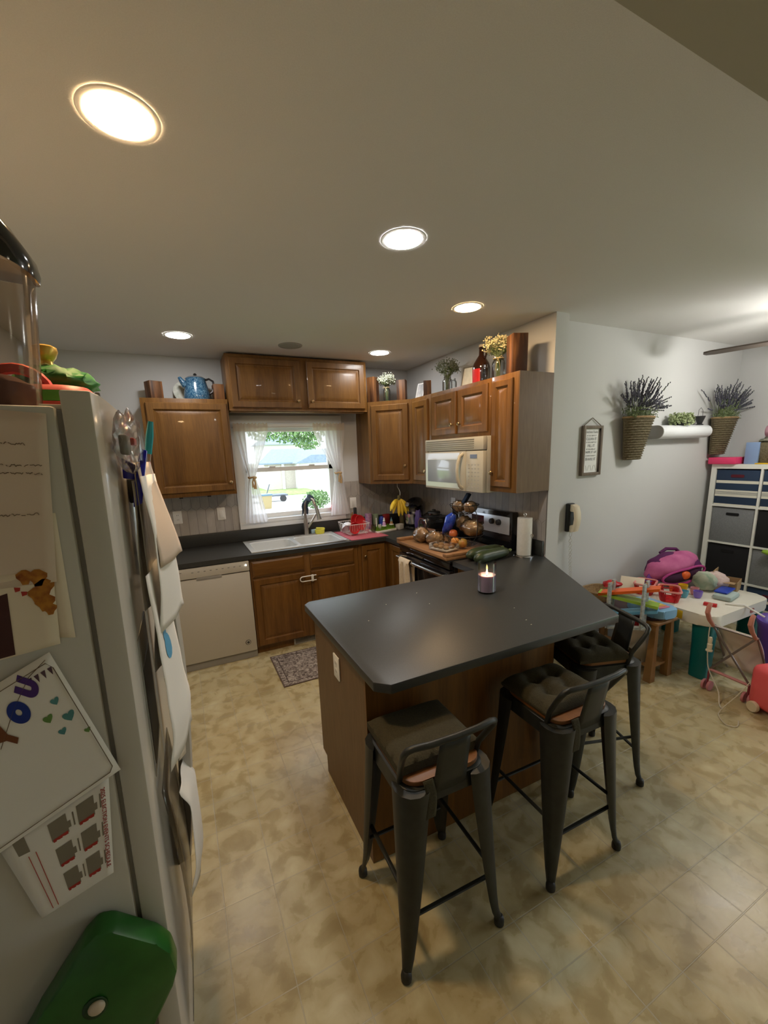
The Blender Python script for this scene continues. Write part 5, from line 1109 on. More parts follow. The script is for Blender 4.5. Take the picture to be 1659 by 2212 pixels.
m = MB(); m.tube([(-.055, .01, .05), (-.01, -.02, .062), (.035, .0, .045), (.062, .04, .02)], .0022, 6); m.build('cord', mat('gold_cord', (.55, .45, .15), .6), t)
t = thing('toy_camera', 'red plastic frame with a dark window standing at the back on the fridge', 'toy', on_top(-.125, .53), .1)
m = MB(); w, h, b = .11, .10, .018
m.box(-w / 2, 0, 0, w / 2, .03, b, bev=.004).box(-w / 2, 0, h - b, w / 2, .03, h, bev=.004).box(-w / 2, 0, 0, -w / 2 + b, .03, h, bev=.004).box(w / 2 - b, 0, 0, w / 2, .03, h, bev=.004); m.build('frame', RED, t)
MB().box(-w / 2 + b, .012, b, w / 2 - b, .02, h - b).build('window', mat('smoky_brown', (.10, .07, .04), .2), t); MB().box(w / 2 + .001, .004, 0, w / 2 + .014, .028, h - .004, bev=.004).build('side_wheel', BLACKM, t)

# ================================================================ DINING END: WALL THINGS
t = thing('wall_sign', 'narrow framed kitchen rules sign hanging from a cord, left of the hanging baskets', 'sign', (.55, YP - .001, 1.47), 0)
FRM = noise_mat('driftwood_frame', (.13, .10, .075), (.20, .16, .12), 40, .7, 3, (1, 1, .1))
m = MB(); x0, x1, z0, z1, b, dp = .445, .662, 1.472, 1.850, .022, .028
m.box(x0, YP - dp, z0, x0 + b, YP - .001, z1, bev=.002).box(x1 - b, YP - dp, z0, x1, YP - .001, z1, bev=.002).box(x0 + b, YP - dp, z0, x1 - b, YP - .001, z0 + b, bev=.002).box(x0 + b, YP - dp, z1 - b, x1 - b, YP - .001, z1, bev=.002); m.build('frame', FRM, t, True)
MB().box(x0 + b * .9, YP - .010, z0 + b * .9, x1 - b * .9, YP - .004, z1 - b * .9).build('sign_board', WHITE, t, True)
m = MB(); m.tube([(x0 + .012, YP - .012, z1), (.553, YP - .010, z1 + .058), (x1 - .012, YP - .012, z1)], .003, 6); m.build('cord', mat('brown_cord', (.12, .09, .06), .8), t, True)
SG = mat('sign_grey_print', (.30, .31, .32), .8)
def sgn(txt, sz, z, bold=0): text_mesh(txt, sz, frameM((.553, YP - .0108, z), (1, 0, 0), (0, 0, 1)), SG, 'lettering', t, bold=bold)
for txt, sz, z, b_ in (('Kitchen Rules', .026, 1.795, 0), ('IF YOU DIRTY IT', .015, 1.770, 0), ('CLEAN IT', .028, 1.742, .0005), ('IF YOU EMPTY IT', .015, 1.720, 0), ('FILL IT', .028, 1.690, .0005), ('IF YOU SPILL IT', .015, 1.668, 0), ('WIPE IT UP', .025, 1.642, .0005), ('IF YOU COOK IT', .015, 1.618, 0), ('SHARE IT', .028, 1.588, .0005)): sgn(txt, sz, z, b_)
m = MB()
for i in range(6): m.tube([(x0 + .03 + i * .026, YP - .0108, 1.51 + .04 * (i % 2)), (x0 + .043 + i * .026, YP - .0108, 1.55 - .04 * (i % 2))], .0008, 4)
m.build('line_pattern', SG, t, True)
t = thing('wall_phone', 'cream corded wall phone on the wall end beside the kitchen', 'phone', (.36, YP - .001, 1.04), 0)
MB().box(.318, YP - .035, 1.045, .385, YP - .001, 1.268, bev=.008).build('base', BLACKM, t, True)
m = MB(); P = [(.352 + .0 , YP - .045, 1.262), (.352, YP - .068, 1.25), (.352, YP - .085, 1.20), (.352, YP - .090, 1.155), (.352, YP - .085, 1.11), (.352, YP - .068, 1.055), (.352, YP - .045, 1.045)]
rings = [[(p[0] + .027 * cx, p[1] + s * cy, p[2]) for cx, cy in ((1, -.6), (.7, -1), (-.7, -1), (-1, -.6), (-1, .9), (1, .9))] for p, s in zip(P, (.006, .016, .014, .013, .014, .016, .006))]
m.loft(rings).box(.326, YP - .062, 1.205, .378, YP - .034, 1.262, bev=.008).box(.326, YP - .062, 1.045, .378, YP - .034, 1.10, bev=.008); m.build('handset', CREAMY, t, True, smooth=50)
pts = []
for i in range(260):
    f = i / 259; a = i * .9; r_ = .0055; cx = .345 + .03 * math.sin(f * PI) ; z = 1.045 - .42 * math.sin(f * PI) ** .8 if f < .5 else 1.045 - .42 * math.sin(f * PI) ** .8
    pts.append((cx + (.012 if f > .5 else -.004) + r_ * math.cos(a), YP - .035 + r_ * math.sin(a), z))
m = MB(); m.tube(pts, .0016, 4); m.build('coiled_cord', mat('cord_cream', (.66, .63, .55), .6), t, True)
# hanging wicker baskets with lavender
def lavender(name, label, x, y, seed, lean=0, faded=False, dirs=None):
    random.seed(seed); t = thing('hanging_basket', label, 'basket', (x, y, 1.575), (0, 0, lean), 'wicker wall baskets of lavender')
    m = MB(); rings = []
    for k in range(9):
        f = k / 8; w = .092 + .068 * f; d = .045 + .035 * f; z = .33 * f
        rings.append([(w * math.cos(a) + .055 * f * 0, -d * .9 + d * math.sin(a) if math.sin(a) < 0 else -d * .9 + d * .9 * math.sin(a), z) for a in [2 * PI * i / 28 for i in range(28)]])
    m.loft(rings); bmw = m.build('woven_body', WICK, t, smooth=60)
    m = MB()
    for j in range(17):
        f = (j + .5) / 17; w = .094 + .068 * f; d = .047 + .035 * f; z = .33 * f
        P = [(w * math.cos(a), -.9 * (.045 + .035 * f) + d * math.sin(a) + .003 * math.sin(a * 14 + j * PI), z + .0) for a in [PI + PI * i / 42 for i in range(43)]]
        m.tube(P, .0052, 5)
    m.build('weave_ridge', WICK, t, smooth=60)['kind'] = 'stuff'
    m = MB(); m.tube([(.160 * math.cos(a), -.072 + .082 * math.sin(a) if math.sin(a) < 0 else -.072 + .070 * math.sin(a), .332) for a in [2 * PI * i / 28 for i in range(28)]], .008, 6, loop=True); m.build('rim', WICKL, t)
    sp = MB(); st = MB(); lf = MB()
    for i in range(78):
        u = random.uniform(-1, 1); lx = u * .21 + random.gauss(0, .035); hh = random.uniform(.10, .34) * (1 - .25 * abs(u)); o = Vector((u * .11, -.07 + random.uniform(-.03, .03), .33)); e = o + Vector((lx * .8 + (random.uniform(.10, .26) if i % 7 == 0 else 0), random.uniform(-.10, .03), hh * (.62 if i % 7 == 0 else 1)))
        mid = (o + e) / 2 + Vector((0, 0, .03)); st.tube([o, mid, e], .0016, 4)
        d = (e - mid)
        for k in range(14):
            p = mid + d * (k / 13); sp.ell(p + Vector((random.gauss(0, .0022), random.gauss(0, .0022), 0)), (.0068 * (1 - .4 * k / 13), .0068 * (1 - .4 * k / 13), .0062), 5, 4)
    for i in range(260):
        u = random.uniform(-1, 1); p = Vector((u * .15, -.07 + random.uniform(-.07, .05), .33 + abs(random.gauss(0, .045)) - .01)); lf.ell((0, 0, 0), (.004, .0025, .016), 4, 3, M=Matrix.Translation(p) @ Euler((random.gauss(0, .9), random.gauss(0, .9), 0)).to_matrix().to_4x4())
    sp.build('lavender_spikes', LAV, t)['kind'] = 'stuff'; st.build('stems', LEAF, t)['kind'] = 'stuff'; lf.build('foliage', LEAF, t)['kind'] = 'stuff'
    return t
lavender('hanging_basket', 'left wicker wall basket of lavender, beside the kitchen rules sign', 1.005, YP - .002, 21)
lavender('hanging_basket', 'right wicker wall basket of lavender, in the corner above the cube shelf', 2.27, YP - .002, 33)
t = thing('wall_ledge', 'short white rounded ledge on the wall between the two lavender baskets', 'shelf', (1.68, YP - .001, 1.73), 0)
m = MB(); e = Matrix(((0, 0, 1, 0), (1, 0, 0, 0), (0, 1, 0, 0), (0, 0, 0, 1))); P = [(YP - .001, 1.735), (YP - .001, 1.845), (YP - .075, 1.845)] + [(YP - .075 - .055 * math.sin(a), 1.79 + .055 * math.cos(a)) for a in [PI * i / 10 for i in range(1, 11)]]
m.prism(P, 1.27, 1.985, M=e, bev=.004); m.build('ledge', TRIM, t, True)
MB().prism(P, 1.262, 1.2695, M=e).build('end_cap', mat('ledge_end_grey', (.40, .40, .38), .5), t, True)
t = thing('potted_plant', 'bushy pale green plant on the white wall ledge', 'plant', (1.60, YP - .07, 1.8455), 0); random.seed(12)
MB().lathe([(.045, 0), (.055, .05), (.05, .05), (.043, .006)], seg=18).build('pot', BLACKM, t)
m = MB()
for i in range(650):
    a = random.random() * 2 * PI; q = random.random() ** .5; p = Vector((.155 * q * math.cos(a), -.005 + .055 * q * math.sin(a), .045 + .055 * random.random() - .07 * q * q * random.random())); m.ell((0, 0, 0), (.009, .003, .012), 5, 3, M=Matrix.Translation(p) @ Euler((random.gauss(0, 1), random.gauss(0, 1), random.random() * 6)).to_matrix().to_4x4())
m.build('foliage', noise_mat('pale_leaf', (.20, .26, .12), (.42, .48, .26), 50, .7), t)['kind'] = 'stuff'
t = thing('candle_holder', 'small black flowerpot-shaped holder with a wire loop at the right end of the ledge', 'holder', (1.90, YP - .06, 1.8455), 0)
MB().lathe([(.030, 0), (.030, .006), (.018, .012), (.036, .062), (.040, .078), (.034, .078), (.016, .02)], seg=18).build('cup', BLACKM, t)
m = MB(); m.tube([(-.038, 0, .07), (-.03, 0, .13), (0, 0, .15), (.03, 0, .13), (.038, 0, .07)], .0018, 5); m.build('wire_loop', BLACKM, t)

# ================================================================ CUBE SHELF AND WHAT IS ON IT
KX0, KX1, KY0, KZ1 = 2.20, 2.585, -1.925, 1.487; CW = .335; BT = .0165; OT = .040; S4 = 4 * CW + 3 * BT + 2 * OT
t = thing('cube_shelf', 'white cube storage shelf against the right wall of the dining area', 'shelf', ((KX0 + KX1) / 2, KY0 - S4 / 2, 0), 0)
KW = mat('white_shelf', (.78, .79, .74), .4)
MB().box(KX0, KY0 - S4, KZ1 - OT, KX1, KY0, KZ1).build('top', KW, t, True); MB().box(KX0, KY0 - S4, 0.001, KX1, KY0, OT).build('base', KW, t, True)
m = MB(); m.box(KX0, KY0 - OT, OT, KX1, KY0, KZ1 - OT); m.build('side', KW, t, True); m = MB(); m.box(KX0, KY0 - S4, OT, KX1, KY0 - S4 + OT, KZ1 - OT); m.build('side', KW, t, True)
for i in range(1, 4):
    y = KY0 - OT - i * CW - (i - 1) * BT; MB().box(KX0 + .001, y - BT, OT, KX1, y, KZ1 - OT).build('divider', KW, t, True)
    z = KZ1 - OT - i * CW - (i - 1) * BT
    m = MB()
    for j in range(4):
        ya = KY0 - OT - j * (CW + BT); m.box(KX0 + .001, ya - CW, z - BT, KX1, ya, z)
    m.build('shelf_board', KW, t, True)
def bin_(ci, ri, kind, label):
    y1 = KY0 - OT - ci * (CW + BT) - .004; y0 = y1 - CW + .008; z0 = KZ1 - OT - (ri + 1) * CW - ri * BT + .001; z1 = z0 + CW - .012
    t = thing('storage_bin', label, 'storage bin', (KX0 + .18, (y0 + y1) / 2, z0), 0, 'fabric bins in the cube shelf')
    main = {'grey': GREYC, 'black': mat('black_cloth', (.010, .010, .012), .9), 'stripe': NAVY, 'navy': NAVY}[kind]
    m = MB(); m.box(KX0 + .012, y0, z0, KX1 - .03, y1, z1, bev=.004); m.build('body', main, t, True)
    if kind == 'stripe':
        m = MB(); h = z1 - z0
        for a, b in ((0, .03), (.24, .43), (.62, .70)): m.box(KX0 + .0108, y0 + .002, z0 + a * h, KX0 + .0125, y1 - .002, z0 + b * h)
        m.build('ivory_stripe', IVORY, t, True)
        m = MB()
        for a in (.31, .34, .37): m.box(KX0 + .0102, y0 + .002, z0 + a * h, KX0 + .0110, y1 - .002, z0 + (a + .012) * h)
        m.build('thin_line', GREYC, t, True)
    yc = (y0 + y1) / 2; m = MB(); m.prism(rrect(.10, .026, .008, 4), 0, .003, M=frameM((KX0 + .012, yc, z1 - .055), (0, -1, 0), (0, 0, 1))); m.build('hand_hole', mat('hole_dark', (.05, .005, .01) if kind == 'stripe' else (.005, .005, .006), .9) if kind != 'stripe' else mat('hole_wine', (.10, .01, .02), .9), t, True)
bin_(0, 0, 'stripe', 'navy and ivory striped bin in the top left cube'); bin_(0, 1, 'grey', 'plain grey bin in the left column, second cube from the top'); bin_(0, 2, 'black', 'black bin in the left column, third cube from the top')
bin_(0, 3, 'stripe', 'navy and ivory striped bin in the bottom left cube'); bin_(1, 0, 'stripe', 'navy and ivory striped bin at the picture edge, top cube of the second column'); bin_(1, 1, 'black', 'black bin at the picture edge, second column second cube')
bin_(1, 2, 'grey', 'plain grey bin at the picture edge, third cube of the second column'); bin_(1, 3, 'stripe', 'navy and ivory striped bin at the picture edge, bottom cube of the second column')
KT = KZ1 + .0005
m = MB(); m.box(KX0 - .03, -2.12, KT, KX0 + .15, -1.90, KT + .062, bev=.008); q = m.build('pink_box', col('hot_pink', (.75, .05, .16), .4)); tag(q, 'hot pink carton on the left end of the cube shelf top', 'box')
t = thing('wicker_tote', 'brown woven basket standing behind the pink box on the cube shelf', 'basket', (2.38, -2.34, KT), 0)
m = MB(); m.loft([[(x * s, y * s, z) for x, y in rrect(.24, .34, .08, 6)] for z, s in ((0, .82), (.08, .95), (.18, 1.0), (.185, .97))]); m.build('body', WICK, t, smooth=60)
m = MB(); m.ell((-.02, .02, .20), (.09, .12, .035), 20, 10, wob=.2); tag_ = m.build('contents', noise_mat('mixed_craft_things', (.05, .08, .05), (.55, .50, .40), 25, .6), t, smooth=70)

t = thing('foam_roll', 'rolled pale pink foam sheet on top of the woven basket', 'roll', (2.33, -2.42, KT + .235), 0)
m = MB(); PF = mat('pale_pink_foam', (.66, .36, .45), .7)
def spiral(u, v): a = u * 4.4 * PI; r = .018 + .042 * u; return (r * math.cos(a) - .02, .16 - .34 * v, r * math.sin(a) + .05)
m.grid(spiral, 60, 4); m.build('foam_sheet', PF, t, solid=.004, smooth=80)
m = MB(); m.box(2.25, -2.245, KT, 2.27, -2.145, KT + .19, M=None, bev=.004); tag(m.build('book', mat('pale_blue_print', (.22, .32, .52), .5)), 'pale blue and white book standing behind the pink box', 'book')
m = MB(); m.box(2.215, -2.42, KT, 2.235, -2.35, KT + .11, bev=.003); tag(m.build('card_box', noise_mat('juice_print', (.75, .35, .05), (.80, .78, .70), 12, .5)), 'small white box with orange print at the picture edge on the shelf top', 'box')
m = MB(); m.box(2.215, -2.40, KT, 2.30, -2.24, KT + .010, bev=.003); tag(m.build('book', YELLOW), 'thin yellow book lying in front of the woven basket', 'book')
m = MB(); m.ell((2.42, -2.14, KT + .06), (.04, .05, .06), 14, 10, wob=.2); tag(m.build('dark_craft', mat('brown_dark', (.05, .03, .02), .9), smooth=70), 'dark brown tuft between the pink box and the right lavender basket', 'decoration')
m = MB(); m.box(2.26, -2.50, KT + .18, 2.36, -2.42, KT + .23, bev=.01); 
tag(m.build('teal_case', TEAL), 'teal case under the pink foam roll at the picture edge', 'case')
m = MB(); m.ell((KX0 - .03, KY0 - .52, .735), (.025, .05, .02), 14, 8, wob=.2); tag(m.build('green_toy', LIME, smooth=70), 'lime and orange toy lying on the shelf edge of the second column', 'toy')

# ================================================================ SMALL WOODEN TABLE AND ITS TOYS
t = thing('side_table', 'small pine side table with splayed legs and lower shelf, loaded with toys', 'side table', (.66, -2.22, 0), 0)
tx0, tx1, ty0, ty1, tz = .53, .77, -2.515, -1.93, .46
MB().box(tx0, ty0, tz - .022, tx1, ty1, tz, bev=.004).build('table_top', PINE, t, True)
for sx in (0, 1):
    for sy in (0, 1):
        x = (tx0 + .03, tx1 - .03)[sx]; y = (ty0 + .035, ty1 - .035)[sy]; dx = (-.012, .012)[sx]
        m = MB(); m.loft([[(x + dx + a * .027, y + b * .027, .001) for a, b in ((-1, -1), (1, -1), (1, 1), (-1, 1))], [(x + a * .016, y + b * .018, tz - .0225) for a, b in ((-1, -1), (1, -1), (1, 1), (-1, 1))]]); m.build('leg', PINE, t, True)
MB().box(tx0 + .02, ty0 + .03, .10, tx1 - .02, ty1 - .03, .118).build('lower_shelf', PINE, t, True)
ZK_ = tz + .0005
t = thing('paper_bag', 'white paper bag on the lower shelf of the pine side table', 'bag', (.62, -2.33, .1185), 0)
m = MB(); m.loft([[(x * s + .012 * math.sin(i * 2.1 + z * 30), y * s, z) for i, (x, y) in enumerate(rrect(.13, .22, .03, 4))] for z, s in ((0, .9), (.08, 1), (.17, 1.05), (.24, 1.02))], cap=True); m.build('bag_body', mat('bag_grey_white', (.42, .38, .33), .8), t, smooth=60)
MB().ell((0, .01, .24), (.05, .08, .045), 14, 8, wob=.15).build('red_contents', RED, t, smooth=60)
m = MB(); m.prism(rrect(.28, .44, .10, 6, .66, -2.27), ZK_, ZK_ + .018, bev=.006); tag(m.build('tray', mat('aubergine_plastic', (.03, .008, .012), .35)), 'dark brown rounded tray under the toys on the pine side table', 'tray')
t = thing('toy_piano', 'light blue toy keyboard with rainbow keys on the brown tray', 'toy', (.67, -2.38, ZK_ + .0185), -.15)
m = MB(); m.prism(rrect(.20, .30, .06, 6), 0, .062, bev=.012); m.build('body', mat('baby_blue', (.22, .45, .68), .35), t, smooth=40)
for i, c in enumerate(((.65, .2, .3), (.75, .35, .1), (.75, .6, .1), (.3, .5, .15), (.75, .3, .25), (.7, .65, .2), (.35, .6, .4))): MB().box(-.055, -.105 + i * .024, .0625, .045, -.086 + i * .024, .071, bev=.002).build('key', mat('key_%d' % i, c, .4), t)
t = thing('ramp_racer', 'wooden click-clack ramp toy with orange, green and blue ramps between grey posts', 'toy', (.36, -2.43, ZK_), 0)
PG = noise_mat('grey_print_post', (.18, .22, .23), (.50, .52, .50), 45, .5)
def W2(px, z): return px
pA = [(.245, -2.335), (.405, -2.475)]; pB = [(.335, -2.30), (.495, -2.44)]
for (x, y) in pA + pB: MB().prism(rrect(.035, .014, .006, 3, x, y), .43 if x < .5 else ZK_, .765, bev=.003).build('post', PG, t, True)
def ramp(za, zb, mt, nm):
    m = MB(); a0, a1 = Vector((.215, -2.27, za)), Vector((.50, -2.52, zb)); d = (a1 - a0).normalized(); s = Vector((.085, .04, 0))
    n = Vector((0, 0, .020)); m.loft([[a0, a0 + s, a0 + s + n, a0 + n], [a1, a1 + s, a1 + s + n, a1 + n]]); m.build(nm, mt, t, True)
ramp(.655, .705, ORANGE, 'orange_ramp'); ramp(.66, .575, LIME, 'green_ramp'); ramp(.50, .545, SKY, 'blue_ramp')
for z, k in ((.745, 0), (.745, 1), (.69, 1), (.52, 1)):
    (x, y), (x2, y2) = pA[k], pB[k]; MB().tube([(x, y, z), (x2 + .01, y2 + .01, z)], .009, 8).build('dowel', PINE, t, True)
m = MB(); m.box(.225, -2.49, .43, .50, -2.27, .4395); 
m.bm.clear(); m.loft([[(.23, -2.35, .432), (.26, -2.32, .432), (.26, -2.32, .446), (.23, -2.35, .446)], [(.45, -2.52, .432), (.48, -2.49, .432), (.48, -2.49, .446), (.45, -2.52, .446)]]); m.build('foot_board', PG, t, True)
t = thing('wicker_basket', 'pale oval wicker basket at the back left of the pine side table', 'basket', (.60, -2.00, ZK_), 0)
m = MB(); m.loft([[(x * s, y * s, z) for x, y in rrect(.26, .20, .095, 8)] for z, s in ((0, .78), (.05, .9), (.095, 1.0), (.098, .95), (.02, .80), (.015, .7))], cap=True); m.build('woven_body', WICKL, t, smooth=60)
m = MB(); m.tube([(x, y, .098) for x, y in rrect(.26, .20, .095, 8)], .008, 6, loop=True); m.build('rim', WICKL, t)
def tbox(name, label, cat, c, s, mt, rot=(0, 0, 0), bev=.004):
    m = MB(Matrix.Translation(c) @ Euler(rot).to_matrix().to_4x4()); m.box(-s[0] / 2, -s[1] / 2, 0, s[0] / 2, s[1] / 2, s[2], bev=bev); return tag(m.build(name, mt), label, cat)
tbox('yellow_block', 'yellow toy block beneath the wicker basket edge', 'toy', (.49, -2.16, ZK_), (.06, .09, .03), YELLOW)
m = MB(); m.ell((.62, -2.09, ZK_ + .16), (.07, .05, .03), 16, 8, wob=.25, fr=8); tag(m.build('toy_strawberries', RED, smooth=70), 'red plastic toy pieces heaped above the wicker basket', 'toy')
tbox('pattern_card', 'cream patterned card leaning behind the red toy baskets', 'card', (.86, -2.10, .53), (.012, .17, .13), CREAMP, (0, .9, .5), .002)

# ================================================================ WHITE ACTIVITY TABLE AND ITS TOYS
t = thing('activity_table', 'white toddler activity table with teal legs and a yellow side panel', 'toy table', (1.24, -2.33, 0), 0)
ax0, ax1, ay0, ay1, az = .85, 1.66, -2.70, -1.96, .50
m = MB(); P = rrect(ax1 - ax0, ay1 - ay0, .10, 6, (ax0 + ax1) / 2, (ay0 + ay1) / 2); m.prism(P, az - .085, az, bev=.012); m.build('table_top', mat('toy_white', (.72, .69, .60), .35), t, True, smooth=40)
MB().box(ax0 - .004, -2.50, az - .075, ax0 + .01, -2.16, az - .012, bev=.004).build('yellow_panel', YELLOW, t, True)
for x, y in ((ax0 + .09, ay0 + .09), (ax1 - .09, ay0 + .09), (ax0 + .09, ay1 - .09), (ax1 - .09, ay1 - .09)):
    m = MB(); m.loft([[(x + a * s, y + b * s, z) for a, b in rrect(1.0, 1.0, .3, 3)] for z, s in ((.001, .115), (.25, .12), (az - .0855, .135))]); m.build('leg', TEAL, t, True)
m = MB(); m.prism(rrect(.05, .035, .012), 0, .004, M=frameM((1.36, ay0 + .0, az - .045), (1, 0, 0), (0, 0, 1))); m.build('red_badge', mat('badge', (.35, .10, .07), .5), t, True)
AZ = az + .0005
def rbasket(x, y, rz, label):
    t = thing('toy_basket', label, 'basket', (x, y, AZ), rz)
    m = MB(); n = 24
    for z, s in ((.0, .78), (.03, .84), (.06, .92)): m.tube([(a * s, b * s, z + .004) for a, b in rrect(.20, .14, .035, 4)], .004, 5, loop=True)
    P0 = rrect(.20, .14, .035, 6)
    for i in range(0, len(P0)):
        a, b = P0[i]; m.tube([(a * .78, b * .78, .004), (a, b, .085)], .0035, 4)
    m.prism([(a * .78, b * .78) for a, b in P0], .001, .006); m.build('slatted_body', RED, t)
    m = MB(); m.tube([(a, b, .088) for a, b in P0], .008, 6, loop=True); m.build('rim', col('pale_red_rim', (.70, .25, .22), .35), t)
rbasket(.97, -2.33, .6, 'red slatted toy basket at the near left of the white table'); rbasket(.98, -2.14, .4, 'second red slatted toy basket behind the first one')
def cup(x, y, mt, label, h=.055, r=.032, hd=None, nm='toy_cup'):
    t = thing(nm, label, 'cup', (x, y, AZ), 0)
    MB().lathe([(r * .6, 0), (r * .85, h * .3), (r, h), (r * .9, h), (r * .75, h * .35), (.001, .008)], seg=20, cap=False).build('bowl', mt, t)
    if hd: MB().tube([(hd * r * .9, 0, h * .8), (hd * r * 1.6, 0, h * .7), (hd * r * 1.5, 0, h * .35), (hd * r * .8, 0, h * .25)], .005, 6).build('handle', mt, t)
cup(1.115, -2.36, mat('teacup_blue', (.13, .42, .55), .35), 'light blue toy teacup at the front of the white table', hd=-1)
cup(1.19, -2.42, mat('teacup_violet', (.22, .15, .55), .35), 'violet toy teacup right of the blue one', hd=1); cup(1.16, -2.26, ORANGE, 'orange toy cup behind the blue teacup', .06, .034); cup(1.25, -2.28, YELLOW, 'yellow toy cup right of the orange one', .06, .034); cup(1.24, -2.37, PINKC, 'pink toy cup just behind the violet teacup', .06, .03)
tbox('red_block', 'small red toy block at the front edge of the white table', 'toy', (1.08, -2.56, AZ), (.035, .08, .022), RED, (0, 0, .3))
t = thing('backpack', 'open pink and purple backpack slumped at the back of the white table', 'backpack', (1.42, -2.10, AZ), -.25)
m = MB(); m.ell((0, 0, .14), (.26, .13, .135), 28, 16, wob=.05, fr=4); m.build('back_shell', DKPURP, t, smooth=70)
m = MB(); m.ell((-.01, -.02, .165), (.245, .125, .115), 28, 16, wob=.05, fr=4, M=Matrix.Rotation(-.25, 4, 'Y')); m.build('pink_panel', noise_mat('pink_cloth_bright', (.45, .09, .24), (.60, .16, .34), 12, .85), t, smooth=70)
m = MB(); m.ell((-.03, -.128, .112), (.195, .050, .052), 24, 12, M=Matrix.Rotation(-.15, 4, 'Y')); m.build('opening', mat('plum_dark', (.04, .006, .03), .9), t, smooth=70)
m = MB(); m.tube([(-.03 + .205 * math.cos(2 * PI * i / 28), -.132 - .038 * (1 - abs(math.cos(2 * PI * i / 28))), .112 + .060 * math.sin(2 * PI * i / 28) + .03 * math.cos(2 * PI * i / 28)) for i in range(28)], .010, 8, loop=True); m.build('zip_lip', MAGENTA, t, smooth=70)
MB().ell((-.05, -.165, .115), (.045, .024, .036), 16, 10).build('orange_item', ORANGE, t, smooth=70)
m = MB(); m.tube([(-.10, .05, .26), (-.04, .05, .295), (.06, .05, .285), (.10, .05, .25)], .014, 6); m.build('grab_handle', DKPURP, t, smooth=70)
m = MB(); m.grid(lambda u, v: (-.40 + .18 * u + .12 * v, -.09 + .05 * v, .015 + .11 * (1 - u) * v + .05 * u), 6, 6); m.build('purple_strap', mat('violet_cloth', (.14, .03, .22), .8), t, solid=.012, smooth=80)
t = thing('doll_bundle', 'pale pink and green striped cloth bundle in the middle of the white table', 'cloth bundle', (1.49, -2.37, AZ), 0)
m = MB(); m.ell((.01, 0, .075), (.10, .10, .072), 24, 14, wob=.09, fr=6); m.build('pink_cloth', noise_mat('pale_pink_print', (.52, .36, .34), (.68, .55, .50), 30, .9), t, smooth=70)
m = MB(); m.ell((-.075, .02, .08), (.055, .09, .078), 20, 12, wob=.08); m.build('green_cloth', noise_mat('mint_stripe', (.18, .30, .22), (.66, .66, .52), 14, .9, stretch=(3, .4, .4)), t, smooth=70)
m = MB(); m.ell((.07, -.055, .035), (.06, .05, .032), 16, 10, wob=.1); m.build('rose_cloth', mat('rose_cloth', (.55, .10, .16), .9), t, smooth=70)
tbox('tablet', 'blue toy tablet lying on folded cloths on the white table', 'toy', (1.40, -2.50, AZ + .042), (.19, .085, .014), BLUE, (0, 0, .15), .006)
tbox('folded_cloth', 'pale grey-green folded cloth under the blue toy tablet', 'cloth', (1.36, -2.53, AZ), (.20, .12, .040), mat('grey_mint_cloth', (.38, .46, .44), .9), (0, 0, .15), .016)
t = thing('carton', 'open kraft cardboard carton at the right end of the white table', 'box', (1.60, -2.42, AZ), .25)
m = MB(); w = .085; m.box(-w, -.08, 0, w, -.076, .085).box(-w, .076, 0, w, .08, .085).box(-w, -.076, 0, -w + .004, .076, .085).box(w - .004, -.076, 0, w, .076, .085).box(-w, -.08, 0, w, .08, .003); m.build('walls', CARD, t)
MB().box(-w, .078, .0855, w, .081, .155, M=Matrix.Rotation(.0, 4, 'X')).build('back_flap', CARD, t); MB().box(-w, -.14, .06, w, -.137, .087, M=Matrix.Rotation(.35, 4, 'X')).build('front_flap', CARD, t) if False else None
MB().box(-w - .06, -.07, .083, -w, .07, .0855, M=Matrix.Identity(4)).build('side_flap', CARD, t)
m = MB(); m.tube([(1.20, -2.60, AZ + .008), (1.26, -2.69, AZ + .012), (1.30, -2.80, AZ - .05)], .007, 6); tag(m.build('white_wand', WHITE), 'thin white wand hanging over the front edge of the white table', 'wand')
t = thing('purple_bin', 'round purple plastic bin beside the white activity table', 'bin', (1.44, -2.89, 0), 0)
MB().lathe([(.13, .001), (.135, .02), (.165, .36), (.18, .40), (.175, .415), (.15, .40), (.12, .34), (.10, .05), (.001, .04)], seg=32, cap=False).build('tub', PURPLE, t, smooth=50)
# doll stroller
t = thing('doll_stroller', 'folding doll stroller with pink handles and crossed grey tubes, in front of the white table', 'stroller', (.85, -2.85, 0), 0)
TB = mat('stroller_tube', (.20, .17, .16), .4, .5); SKIN = mat('peach_foam', (.50, .20, .15), .6)
L0, R0 = Vector((.765, -2.735, .48)), Vector((.825, -2.945, .455)); L1, R1 = Vector((.790, -2.735, .155)), Vector((.835, -2.945, .125))
for a, b, n in ((L0, R0, 'top_bar'), (L0, R1, 'cross_tube'), (R0, L1, 'cross_tube'), (L0 + Vector((.02, 0, 0)), L1 + Vector((.24, .0, -.05)), 'side_tube'), (R0 + Vector((.02, 0, 0)), R1 + Vector((.26, 0, -.03)), 'side_tube')): MB().tube([a, b], .007, 8).build(n, TB, t, True)
MB().tube([L1, R1], .010, 6, flat=1).build('pink_axle', PINKC, t, True)
for p, dx in ((L0, 0), (R0, .0)):
    MB().tube([p, p + Vector((-.035, .012, .05)), p + Vector((-.055, .018, .10)), p + Vector((-.04, .02, .14)), p + Vector((-.02, .022, .155))], [.011, .014, .015, .014, .012], 10).build('handle_grip', SKIN, t, True)
